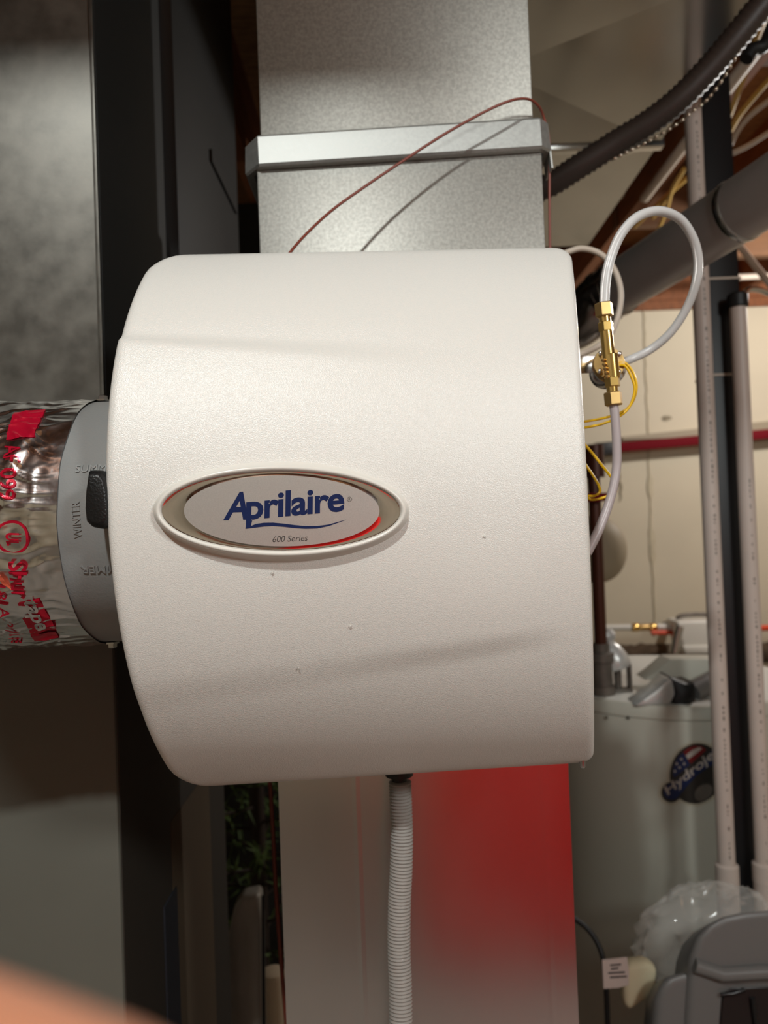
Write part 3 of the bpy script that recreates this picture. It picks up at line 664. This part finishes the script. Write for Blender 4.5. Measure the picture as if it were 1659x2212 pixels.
# ---------------------------------------------------------------- right: post, plastic pipes
PY = 1.32
px_l = at(1535, 1100, PY).x; px_r = at(1614, 1100, PY).x
po = root('steel_post', (at(1574, 1100, PY + 0.06).x, PY + 0.06, 0), 'black steel post between the two white plastic pipes', 'post')
xc_ = at(1573, 1100, PY + 0.05).x
MB().box((xc_ - 0.031, PY + 0.03, 0), (xc_ + 0.031, PY + 0.09, CEIL)).build('post_body', 'post_black', po, bevel=0.004)
for py in (601, 809):
    z = at(1570, py, PY + 0.03).z
    MB().box((xc_ - 0.033, PY + 0.028, z - 0.002), (xc_ + 0.033, PY + 0.092, z + 0.002)).build('strap', 'cable_white', po)
def pvc(x, z0, z1, r, name, label, coupling):
    c = root(name, (x, PY, z0), label, 'pipe', 'plastic pipes on the post')
    MB().lathe([(r, z0), (r, z1)], 28, Matrix.Translation((x, PY, 0))).build('pipe_body', 'pvc', c)
    mb = MB(); z = z0 + 0.03; i = 0
    while z < z1 - 0.3:
        h = random.choice((0.003, 0.005, 0.007, 0.004)); i += 1
        if random.random() < 0.8:
            a0 = -math.pi / 2 - 0.10; wv = random.uniform(0.10, 0.22); vs = []
            for zz in (z, z + h):
                for k in range(3):
                    a_ = a0 + wv * k / 2 + 0.0; vs.append((x + (r + 0.0003) * math.cos(a_), PY + (r + 0.0003) * math.sin(a_), zz))
            mb.add(vs, [(0, 1, 4, 3), (1, 2, 5, 4)])
        z += h + random.choice((0.003, 0.004, 0.012))
    mb.build('printed_marks', 'pvc_mark', c, flat=True, kind='stuff')
    MB().lathe([(r + 0.001, z0 - 0.002), (r + 0.005, z0 - 0.002), (r + 0.005, z0 + 0.03), (r + 0.0005, z0 + 0.034)], 28, Matrix.Translation((x, PY, 0)), cap=False).build('coupling', 'pvc', c)
    MB().lathe([(r + 0.004, 0.0), (r + 0.004, z0)], 28, Matrix.Translation((x, PY, 0))).build('lower_pipe', 'pvc', c)
    return c
zb = at(1578, 1905, PY).z
pvc(px_l, zb, CEIL, 0.0148, 'plastic_pipe', 'tall white plastic pipe left of the black post', 0)
zt = at(1605, 662, PY).z
pv = pvc(px_r, zb, zt, 0.0140, 'plastic_pipe', 'white plastic pipe right of the black post with black rubber cap', 0)
q = at(1607, 646, PY)
MB().lathe([(0.016, zt - 0.002), (0.0178, zt), (0.0178, zt + 0.020), (0.014, zt + 0.024)], 24, Matrix.Translation((px_r, PY, 0))).build('rubber_cap', 'black', pv)
cable('metal_hose', [(1605, 636, 1.34), (1618, 625, 1.36), (1640, 626, 1.38), (1662, 634, 1.40), (1700, 650, 1.42)], 0.006, 'steel', 'shiny metal hose at the right edge above the black cap', 'hose', ribs=0.008)

# ---------------------------------------------------------------- water heater
HC = Vector((0.645, 1.75, 0)); HR = 0.285
HZ = at(1400, 1532, HC.y - HR).z
wh = root('water_heater', tuple(HC), 'large grey cylindrical water heater tank with a round flag sticker', 'water heater')
Th = Matrix.Translation(HC)
body = MB().lathe([(HR - 0.004, 0.05), (HR, 0.06), (HR, HZ - 0.03), (HR - 0.002, HZ - 0.028), (HR - 0.002, HZ - 0.024)], 96, Th).build('tank_jacket', 'heater_grey', wh)
MB().lathe([(HR + 0.003, HZ - 0.026), (HR + 0.003, HZ - 0.004), (HR, HZ), (HR - 0.006, HZ + 0.001), (HR - 0.02, HZ)], 96, Th).build('lid_rim', 'heater_grey', wh)
MB().lathe([(HR - 0.006, HZ - 0.01), (HR - 0.007, HZ + 0.0012), (0.001, HZ + 0.0014)], 96, Th).build('top_lid', 'heater_top_lit', wh)
for k in range(3):
    a = 2.1 * k + 0.5; MB().lathe([(0.02, 0), (0.02, 0.055)], 12, Th @ Matrix.Translation((0.22 * math.cos(a), 0.22 * math.sin(a), 0))).build('foot', 'black', wh)
for px in (1310, 1357):
    p = hit_cyl(px, 1550, HC, HR + 0.003, 2)
    MB().lathe([(0.004, 0), (0.003, 0.002)], 10, Matrix.Translation(p) @ orient(Vector((p.x - HC.x, p.y - HC.y, 0)))).build('lid_screw', 'steel', wh)
# sticker on the jacket
def dec(pts, m, name, lift, parent, n=6):
    c = (sum(p[0] for p in pts) / len(pts), sum(p[1] for p in pts) / len(pts)); vs = []; k = len(pts)
    for r in range(n + 1):
        f = r / n
        for p in pts: vs.append(hit_cyl(c[0] + (p[0] - c[0]) * f, c[1] + (p[1] - c[1]) * f, HC, HR + lift, 2))
    fs = [(r * k + i, r * k + (i + 1) % k, (r + 1) * k + (i + 1) % k, (r + 1) * k + i) for r in range(n) for i in range(k)]
    return MB().add(vs, fs).build(name, m, parent, angle=60)
def circ(cx, cy, rx, ry, rot=0, n=32, a0=0, a1=2 * math.pi):
    o = []
    for i in range(n):
        a = a0 + (a1 - a0) * i / (n if abs(a1 - a0 - 2 * math.pi) < 1e-6 else n - 1); x, y = rx * math.cos(a), ry * math.sin(a)
        o.append((cx + x * math.cos(rot) - y * math.sin(rot), cy + x * math.sin(rot) + y * math.cos(rot)))
    return o
def capsule(x0, y0, x1, y1, r):
    a = math.atan2(y1 - y0, x1 - x0)
    return [(x1 + r * math.cos(a + t), y1 + r * math.sin(a + t)) for t in [-1.57 + 3.14 * i / 9 for i in range(10)]] + [(x0 + r * math.cos(a + t), y0 + r * math.sin(a + t)) for t in [1.57 + 3.14 * i / 9 for i in range(10)]]
st = dec(circ(1504, 1671, 63, 71, 0.25), 'sticker_rim', 'sticker', 0.0008, wh); st['label'] = 'round flag sticker with a blue name banner'
dec(capsule(1450, 1712, 1560, 1622, 28), 'sticker_rim', 'sticker_border', 0.0009, st)
dec(circ(1504, 1671, 57, 66, 0.25), 'sticker_dark', 'sticker_field', 0.0013, st)
dec(capsule(1450, 1712, 1560, 1622, 22), 'sticker_dark', 'sticker_field', 0.0014, st)
dec([(1453, 1668), (1458, 1648), (1466, 1634), (1476, 1626), (1484, 1640), (1490, 1652), (1472, 1668), (1456, 1680)], 'sticker_navy', 'flag_canton', 0.0019, st)
dec([(1476, 1624), (1486, 1616), (1500, 1611), (1516, 1612), (1526, 1620), (1508, 1636), (1492, 1650)], 'sticker_red', 'flag_stripes', 0.0019, st)
dec([(1481, 1632), (1496, 1620), (1510, 1614), (1517, 1617), (1500, 1631), (1486, 1640)], 'sticker_white', 'flag_stripe', 0.0023, st, 3)
for x_, y_ in ((1462, 1650), (1472, 1640), (1478, 1650), (1468, 1658), (1458, 1666)):
    dec(circ(x_, y_, 2.8, 2.8, 0, 10), 'sticker_white', 'flag_star', 0.0023, st, 2)
dec(capsule(1451, 1711, 1560, 1622, 17), 'sticker_navy', 'name_banner', 0.0019, st)
dec(circ(1520, 1712, 22, 16, -0.7), 'iron', 'sticker_emblem', 0.0019, st)
vs, fs, lo, hi = text_mesh('Hydrojet', 0.15, 0.02)
ax = Vector((1446, 1722)); bx2 = Vector((1560, 1629)); dd = (bx2 - ax); Lp = dd.length; dd /= Lp; up = Vector((dd.y, -dd.x))
out = []
for v in vs:
    q = ax + dd * ((v.x - lo[0]) / (hi[0] - lo[0]) * Lp) + up * ((v.y - lo[1]) / (hi[1] - lo[1]) * 26 - 2)
    out.append(hit_cyl(q.x, q.y, HC, HR + 0.0024, 2))
MB().add(out, fs).build('sticker_lettering', 'sticker_white', st, recalc=False, flat=True)
# fittings standing on the heater
cp = at(1300, 1450, 1.60)
wp = root('water_pipe', (cp.x, cp.y, HZ), 'dark copper water pipe rising from the heater beside the cover', 'pipe')
zt0 = at(1310, 975, cp.y).z
MB().tube(smooth_path([(cp.x, cp.y, HZ + 0.03), (cp.x, cp.y, zt0 - 0.06), (cp.x - 0.006, cp.y + 0.004, zt0 - 0.02), (cp.x - 0.05, cp.y + 0.03, zt0), (cp.x - 0.14, cp.y + 0.1, zt0), (cp.x - 0.24, 1.9, zt0), (cp.x - 0.26, 2.26, zt0)], 6), 0.0135, 20).build('pipe_body', 'copper_dark', wp)
MB().lathe([(0.026, HZ + 0.001), (0.026, HZ + 0.02), (0.022, HZ + 0.022), (0.022, HZ + 0.07), (0.027, HZ + 0.072), (0.027, HZ + 0.09), (0.018, HZ + 0.092), (0.018, HZ + 0.11)], 20, Matrix.Translation((cp.x, cp.y, 0))).build('union_fitting', 'iron', wp)
zr = at(1290, 1075, cp.y).z
MB().box((cp.x - 0.03, cp.y - 0.035, zr - 0.009), (cp.x + 0.025, cp.y - 0.018, zr + 0.009)).build('valve_handle', 'red_paint', wp, bevel=0.004)
zr = at(1320, 980, cp.y).z
MB().lathe([(0.020, zr - 0.05), (0.020, zr + 0.02)], 20, Matrix.Translation((cp.x + 0.004, cp.y, 0))).build('pipe_sleeve', 'copper_dark', wp)
rv = at(1347, 1480, 1.62)
R_ = root('relief_valve', (rv.x, rv.y, HZ), 'silver domed relief valve standing on the water heater lid', 'valve')
T = Matrix.Translation((rv.x, rv.y, HZ))
MB().lathe([(0.030, 0.055), (0.032, 0.06), (0.030, 0.078), (0.020, 0.10), (0.012, 0.108), (0.012, 0.115), (0.016, 0.118), (0.019, 0.128), (0.014, 0.138), (0.004, 0.142)], 24, T @ Matrix.Rotation(-0.25, 4, 'Y')).build('valve_dome', 'silver_paint', R_)
MB().lathe([(0.008, 0.001), (0.008, 0.06)], 12, T @ Matrix.Translation((-0.012, 0, 0))).build('inlet_stem', 'iron', R_)
MB().box((0.010, -0.01, 0.001), (0.016, 0.01, 0.062), T).build('side_leg', 'iron', R_, bevel=0.001)
MB().box((-0.03, -0.014, 0.001), (0.016, 0.014, 0.008), T).build('base_flange', 'iron', R_, bevel=0.001)
# blower box with black sleeve on the lid
bx0 = at(1470, 1500, 1.56)
bl_ = root('vent_blower', (bx0.x, bx0.y, HZ), 'grey vent outlet with black rubber sleeve on the heater lid', 'vent')
def poly3(mb, pts, Y0, Y1, drop=0.0):
    f = [at(px, py, Y0) for px, py in pts]; b = [Vector((p.x, p.y + (Y1 - Y0), p.z - drop)) for p in f]; n = len(f)
    return mb.add(f + b, [tuple(range(n)), tuple(range(2 * n - 1, n - 1, -1))] + [(i, (i + 1) % n, n + (i + 1) % n, n + i) for i in range(n)])
poly3(MB(), [(1392, 1469), (1412, 1455), (1448, 1424), (1560, 1424), (1600, 1450), (1600, 1500), (1480, 1500), (1440, 1470)], 1.62, 1.68).build('blower_plate', 'heater_grey', bl_, bevel=0.003)
poly3(MB(), [(1370, 1527), (1392, 1510), (1420, 1490), (1448, 1464), (1458, 1470), (1460, 1500), (1450, 1522)], 1.490, 1.55).build('outlet_wedge', 'silver_paint', bl_, bevel=0.006)
poly3(MB(), [(1450, 1462), (1475, 1474), (1488, 1480), (1504, 1472), (1504, 1512), (1497, 1524), (1452, 1524), (1460, 1500)], 1.485, 1.56).build('rubber_sleeve', 'black', bl_, bevel=0.008)
MB().tube([at(1494, 1496, 1.53), at(1620, 1430, 1.60)], 0.022, 24).build('outlet_pipe', 'vac_grey', bl_)

# ---------------------------------------------------------------- things by the back wall
dk = at(1283, 1186, 2.3)
et = root('expansion_tank', (dk.x, dk.y, dk.z - 0.1), 'tan round tank partly hidden behind the dark copper pipe', 'tank')
MB().lathe([(0.01, 0.112), (0.05, 0.108), (0.082, 0.094), (0.10, 0.06), (0.104, 0.03), (0.104, -0.03), (0.098, -0.06)], 48, Matrix.Translation(dk) @ orient((-0.05, -1, 0)) @ Matrix.Scale(0.86, 4, (1, 0, 0))).build('tank_shell', 'tan', et)
MB().tube([dk + Vector((0, 0.05, 0)), (dk.x, 3.4, dk.z)], 0.012, 12).build('mounting_stub', 'iron', et)
ra, rb_ = at(1322, 968, 3.33), at(1720, 932, 3.33); rb_ = ra.lerp(rb_, (3.59 - ra.x) / (rb_.x - ra.x))
rbz = root('red_rail', tuple((ra + rb_) / 2), 'dark red horizontal rail crossing in front of the concrete wall', 'rail')
T = Matrix.Translation(ra) @ orient(rb_ - ra); Lr = (rb_ - ra).length
MB().box((-0.021, -0.021, 0), (0.021, 0.021, Lr), T).build('rail_bar', 'red_paint', rbz, bevel=0.003)
MB().box((-0.028, -0.028, -0.08), (0.066, 0.028, 0.03), T).build('end_clamp', 'black', rbz, bevel=0.004)
la, lb = at(1345, 948, 3.36), at(1760, 890, 3.0)
f = [at(1345, 943, 3.37), at(1720, 903, 3.37), at(1720, 935, 3.37), at(1345, 950, 3.37)]
b = [p + Vector((0, 0.03, 0)) for p in f]
tag(MB().add(f + b, [(0, 1, 2, 3), (7, 6, 5, 4), (0, 4, 5, 1), (1, 5, 6, 2), (2, 6, 7, 3), (3, 7, 4, 0)]).build('wall_board', 'tan'), 'tan board along the wall just above the red rail', 'board')
wpx = root('supply_line', tuple(at(1390, 1362, 3.0)), 'white plastic water line with brass coupling on the back wall', 'pipe')
l0, l1 = at(1290, 1356, 3.0), at(1470, 1354, 3.0)
MB().tube([l0, l1], 0.0125, 14).build('line_body', 'white_plastic', wpx)
for c, wd, rr, m in ((1372, 17, 0.0165, 'brass'), (1391, 24, 0.0135, 'brass_dull'), (1410, 17, 0.0165, 'brass')):
    MB().tube([at(c - wd / 2, 1355.5, 2.998), at(c - wd / 3, 1355.5, 2.998), at(c + wd / 3, 1355.2, 2.998), at(c + wd / 2, 1355, 2.998)], (lambda r0: (lambda t: r0 if 0.1 < t < 0.9 else r0 * 0.85))(rr), 16).build('brass_coupling', m, wpx)
tag(MB().tube([at(1407, 1367, 2.97), at(1470, 1366, 2.97)], 0.0095, 12).build('red_line', 'pex_red'), 'short orange-red plastic line below the brass coupling', 'pipe')
tag(MB().tube([at(1636, 1357, 3.0), at(1730, 1354, 3.0)], 0.012, 12).build('red_line', 'pex_red'), 'orange-red plastic line right of the white pipes', 'pipe')
pm = root('pump_box', tuple(at(1500, 1410, 2.95)), 'white boxy pump with grey handle behind the left plastic pipe', 'pump')
poly3(MB(), [(1462, 1342), (1560, 1340), (1560, 1408), (1482, 1410), (1474, 1396)], 2.90, 3.02).build('pump_case', 'white_plastic', pm, bevel=0.012, seg=3)
poly3(MB(), [(1476, 1396), (1560, 1394), (1560, 1412), (1482, 1413)], 2.89, 3.03).build('pump_base', 'white_plastic', pm, bevel=0.006)
MB().tube(smooth_path([at(1462, 1343, 2.95), at(1468, 1332, 2.95), at(1490, 1328, 2.95), at(1525, 1328, 2.95), at(1545, 1336, 2.95)], 6), 0.009, 10).build('handle', 'iron', pm)
MB().tube([at(1468, 1352, 2.88), at(1462, 1378, 2.88), at(1456, 1410, 2.88)], 0.017, 18).build('side_cylinder', 'steel', pm)
MB().tube([at(1520, 1380, 3.0), Vector((at(1520, 1380, 3.0).x, 3.4, at(1520, 1380, 3.0).z))], 0.02, 12).build('wall_bracket', 'iron', pm)
# dark foam band
vs = []; fs = []; N = 60
for i in range(N + 1):
    px = 1300 + i * 7; nz = noise.noise(Vector((i * 0.45, 3, 0))); n2 = noise.noise(Vector((i * 0.6, 9, 0)))
    top = 1393 - (px - 1300) * 0.02 + nz * 7; bot = 1437 - (px - 1300) * 0.03 + n2 * 12
    if px > 1480: bot = 1432
    vs += [at(px, top, 3.398), at(px, top + 8, 3.36), at(px, (top + bot) / 2, 3.345), at(px, bot - 6, 3.36), at(px, bot, 3.398)]
    if i: fs += [((i - 1) * 5 + k, i * 5 + k, i * 5 + k + 1, (i - 1) * 5 + k + 1) for k in range(4)]
MB().add(vs, fs).build('foam_strip', 'foam', wall_back, angle=60)

# ---------------------------------------------------------------- lower right: shop vacuum, bag, tag, cord
VZ = 1.10
vc = root('shop_vacuum', tuple(at(1620, 2212, VZ + 0.15))[:2] + (0,), 'dark grey plastic shop vacuum in the bottom right corner', 'vacuum')
def shell(rows, y0, y1, name, m, bevel=0.02):
    return poly3(MB(), rows, y0, y1, (y1 - y0) * 0.75).build(name, m, vc, bevel=bevel, seg=4)
lid = [(1478, 2330), (1482, 2200), (1487, 2120), (1494, 2062), (1508, 2022), (1532, 1995), (1566, 1977), (1610, 1968), (1680, 1962), (1800, 1962), (1860, 1990), (1890, 2060), (1900, 2330)]
shell(lid, VZ, VZ + 0.075, 'motor_lid', 'vac_grey', 0.014)
shell([(1404, 2330), (1410, 2240), (1416, 2160), (1424, 2128), (1446, 2108), (1480, 2098), (1520, 2098), (1520, 2330)], VZ + 0.01, VZ + 0.07, 'side_latch', 'vac_grey', 0.016)
shell([(1552, 2330), (1556, 2212), (1560, 2160), (1566, 2143), (1580, 2134), (1760, 2128), (1790, 2330)], VZ - 0.004, VZ + 0.01, 'handle_recess', 'vac_dark', 0.003)
MB().tube([at(1556, 2149, VZ - 0.006), at(1585, 2146, VZ - 0.008), at(1608, 2138, VZ - 0.006)], 0.0028, 10).build('wire_bail', 'black_gloss', vc)
MB().tube([at(1625, 2155, VZ - 0.006), at(1632, 2212, VZ - 0.006), at(1640, 2330, VZ - 0.006)], 0.004, 10).build('latch_rod', 'black_gloss', vc)
MB().tube([at(1500, 2085, VZ - 0.001), at(1560, 2105, VZ - 0.004), at(1640, 2100, VZ - 0.005), at(1800, 2096, VZ - 0.004)], 0.010, 14).build('lid_ridge', 'vac_grey', vc)
c_ = at(1690, 2330, VZ + 0.03)
MB().lathe([(0.10, 0.03), (0.11, 0.05), (0.12, c_.z - 0.03), (0.125, c_.z - 0.02), (0.125, c_.z + 0.0)], 40, Matrix.Translation((c_.x, c_.y, 0))).build('canister', 'vac_dark', vc)
for k in range(4):
    a = k * 1.57 + 0.78; MB().lathe([(0.015, 0.0), (0.02, 0.02), (0.012, 0.035)], 12, Matrix.Translation((c_.x + 0.09 * math.cos(a), c_.y + 0.09 * math.sin(a), 0))).build('caster', 'black', vc)
# crumpled clear bag
BY = 1.235
cb = at(1548, 2046, BY + 0.0)
vs = []; fs = []; nu, nv = 46, 30
for j in range(nv + 1):
    ph = math.pi * j / nv
    for i in range(nu):
        th = 2 * math.pi * i / nu
        d = Vector((math.sin(ph) * math.cos(th), math.sin(ph) * math.sin(th), math.cos(ph)))
        r = 1 + 0.13 * (1 - 2 * abs(noise.noise(d * 2.2 + Vector((4, 0, 1))))) + 0.10 * (1 - 2 * abs(noise.noise(d * 5 + Vector((2, 2, 1)))))
        vs.append(cb + Vector((d.x * mm(166, BY), d.y * 0.050, d.z * mm(124, BY) - 0.1 * d.x * mm(60, BY))) * r * 0.93)
for j in range(nv):
    for i in range(nu): fs.append((j * nu + i, j * nu + (i + 1) % nu, (j + 1) * nu + (i + 1) % nu, (j + 1) * nu + i))
tag(MB().add(vs, fs).build('plastic_bag', 'bag', angle=30), 'crumpled clear plastic bag behind the grey shop vacuum', 'bag')
o = poly3(MB(), [(1346, 2098), (1366, 2084), (1400, 2080), (1424, 2096), (1419, 2130), (1411, 2158), (1390, 2168), (1360, 2190), (1348, 2170)], 1.172, 1.20).build('filter_bag', 'cream', bevel=0.01, seg=3)
tag(o, 'cream cloth filter bag between the paper tag and the vacuum', 'filter bag')
o = cable('power_cord', [(1215, 1972, 1.22), (1246, 1988, 1.21), (1272, 2010, 1.20), (1292, 2040, 1.19), (1304, 2078, 1.18), (1309, 2130, 1.18), (1312, 2190, 1.18), (1314, 2260, 1.18), (1318, 2400, 1.18)], 0.0042, 'black', 'black power cord carrying a white paper tag', 'cord')
tg = root('paper_tag', tuple(at(1330, 2136, 1.168)), 'white paper warning tag hanging on the black power cord', 'tag')
f = [(1301, 2074), (1355, 2068), (1359, 2104), (1358, 2128), (1336, 2134), (1304, 2136)]
poly3(MB(), f, 1.168, 1.1695).build('tag_paper', 'paper', tg)
for y_, x0_, x1_ in ((2084, 1318, 1342), (2092, 1320, 1336), (2101, 1314, 1350), (2110, 1318, 1354)):
    poly3(MB(), [(x0_, y_), (x1_, y_ - 2), (x1_, y_ + 1), (x0_, y_ + 3)], 1.1672, 1.1679).build('printed_line', 'grey_ink', tg)

# ---------------------------------------------------------------- lower left gap: stored tree, wrapped panel, roll
tp = at(560, 1900, 1.75)
tr_ = root('artificial_tree', (tp.x, tp.y, 0), 'dark green artificial pine tree stored in the gap behind the furnace', 'tree')
MB().tube([(tp.x, tp.y, 0), (tp.x, tp.y, 1.75)], 0.018, 10).build('trunk', 'bark', tr_)
mb = MB(); mbb = MB()
for k in range(70):
    z = 0.35 + 1.25 * k / 70; a = k * 2.4; L = 0.34 * (1.75 - z) / 1.4 + 0.06
    d = Vector((math.cos(a), math.sin(a), 0.25)).normalized(); p0 = Vector((tp.x, tp.y, z))
    mbb.tube([p0, p0 + d * L], 0.004, 5)
    for q in range(34):
        t = 0.15 + 0.85 * q / 34; base = p0 + d * L * t
        e = (d * 0.5 + Vector((random.uniform(-1, 1), random.uniform(-1, 1), random.uniform(-1, 1)))).normalized()
        s = e.orthogonal().normalized() * 0.004; tip = base + e * 0.045
        mb.add([base - s, base + s, tip], [(0, 1, 2)])
mbb.build('branches', 'bark', tr_, kind='stuff'); mb.build('needles', 'pine', tr_, flat=True, recalc=False, kind='stuff')
o = root('wrapped_panel', tuple(at(525, 2212, 1.25))[:2] + (0,), 'leaning panel wrapped in grey plastic film behind the furnace', 'panel')
pts = [(440, 2420), (470, 2110), (505, 1960), (520, 1938), (560, 1932), (566, 1990), (570, 2420)]
poly3(MB(), pts, 1.25, 1.29).build('film_wrap', 'film_grey', o, bevel=0.008, seg=3)
a, b = at(568, 1935, 1.245), at(572, 2420, 1.245)
MB().tube([a, b], 0.003, 8).build('edge_strip', 'black', o)
rl = at(592, 2150, 1.35)
o = root('paper_roll', (rl.x, rl.y, 0), 'cream roll with a red edge at the foot of the gap', 'roll')
rr = mm(27, 1.35); zt_ = at(592, 2094, 1.35).z; z0_ = 0.0
MB().lathe([(rr * 0.93, z0_), (rr, z0_ + 0.004), (rr, zt_ - 0.012), (rr * 0.9, zt_ - 0.003), (rr * 0.6, zt_), (0.003, zt_ + 0.001)], 28, Matrix.Translation((rl.x, rl.y, 0))).build('roll_body', 'white_roll', o)
vs = []; fs = []
for i in range(6):
    a_ = math.radians(185 + i * 8)
    for z in (zt_ - 0.10, zt_ - 0.012): vs.append((rl.x + (rr + 0.0006) * math.cos(a_), rl.y + (rr + 0.0006) * math.sin(a_), z))
    if i: fs.append((2 * i - 2, 2 * i, 2 * i + 1, 2 * i - 1))
MB().add(vs, fs).build('red_stripe', 'red_gloss', o)

# ---------------------------------------------------------------- behind the camera: red cabinet added for the red mirrored in the duct
tc = root('added_red_cabinet', (0.62, -1.25, 0), 'tall red cabinet added behind the photographer for the red mirrored in the duct', 'cabinet')
MB().box((0.06, -1.52, 0.06), (1.20, -1.02, 1.22)).build('cabinet_body', 'red_gloss', tc, bevel=0.008)
for k in range(5):
    z = 0.12 + k * 0.213
    d = MB().box((0.09, -1.022, z), (1.17, -1.002, z + 0.2)).build('drawer', 'red_gloss', tc, bevel=0.004)
    MB().box((0.30, -1.004, z + 0.172), (0.96, -0.992, z + 0.182)).build('drawer_pull', 'red_gloss', d, bevel=0.003)
for x_ in (0.12, 1.14):
    for y_ in (-1.46, -1.08): MB().lathe([(0.03, 0), (0.03, 0.06)], 16, Matrix.Translation((x_, y_, 0))).build('caster', 'black', tc)

# ---------------------------------------------------------------- the photographer's hand at the lens
J = {'wrist': ((-.185, .085, -.135), .026), 'palm': ((-.140, .066, -.082), .026),
     'i0': ((-.100, .055, -.035), .0115), 'i1': ((-.060, .051, -.0297), .0096), 'i2': ((-.032, .047, -.0353), .0088), 'i3': ((-.012, .045, -.0398), .0070),
     'm0': ((-.104, .060, -.056), .0115), 'm1': ((-.062, .066, -.058), .0098), 'm2': ((-.036, .056, -.064), .0090), 'm3': ((-.024, .038, -.066), .0072),
     'r0': ((-.110, .064, -.079), .0110), 'r1': ((-.072, .072, -.084), .0094), 'r2': ((-.048, .060, -.090), .0086), 'r3': ((-.040, .042, -.092), .0070),
     'p0': ((-.120, .068, -.102), .0100), 'p1': ((-.088, .074, -.109), .0082), 'p2': ((-.070, .064, -.114), .0075), 'p3': ((-.064, .048, -.116), .0062),
     't0': ((-.128, .034, -.070), .0130), 't1': ((-.108, .004, -.056), .0112), 't2': ((-.090, -.024, -.044), .0096), 't3': ((-.080, -.044, -.038), .0076)}
E = [('wrist', 'palm')] + [('palm', k + '0') for k in 'imrpt'] + [(k + str(i), k + str(i + 1)) for k in 'imrpt' for i in range(3)]
names = list(J); me = bpy.data.meshes.new('hand')
me.from_pydata([tuple(Vector(J[n][0]) + CAM) for n in names], [(names.index(a), names.index(b)) for a, b in E], []); me.update()
ho = bpy.data.objects.new('hand_source', me); COL.objects.link(ho)
md = ho.modifiers.new('skin', 'SKIN'); md.use_smooth_shade = True
for i, n_ in enumerate(names):
    sv = me.skin_vertices[0].data[i]; sv.radius = (J[n_][1], J[n_][1]); sv.use_root = (n_ == 'wrist')
ho.modifiers.new('sub', 'SUBSURF').levels = 2
bpy.context.view_layer.update()
hm = bpy.data.meshes.new_from_object(ho.evaluated_get(bpy.context.evaluated_depsgraph_get()))
bpy.data.objects.remove(ho)
hm.materials.clear()
tag(link('person', hm, 'skin', angle=180), 'blurred bare finger of the hand holding the camera, bottom left corner', 'person')
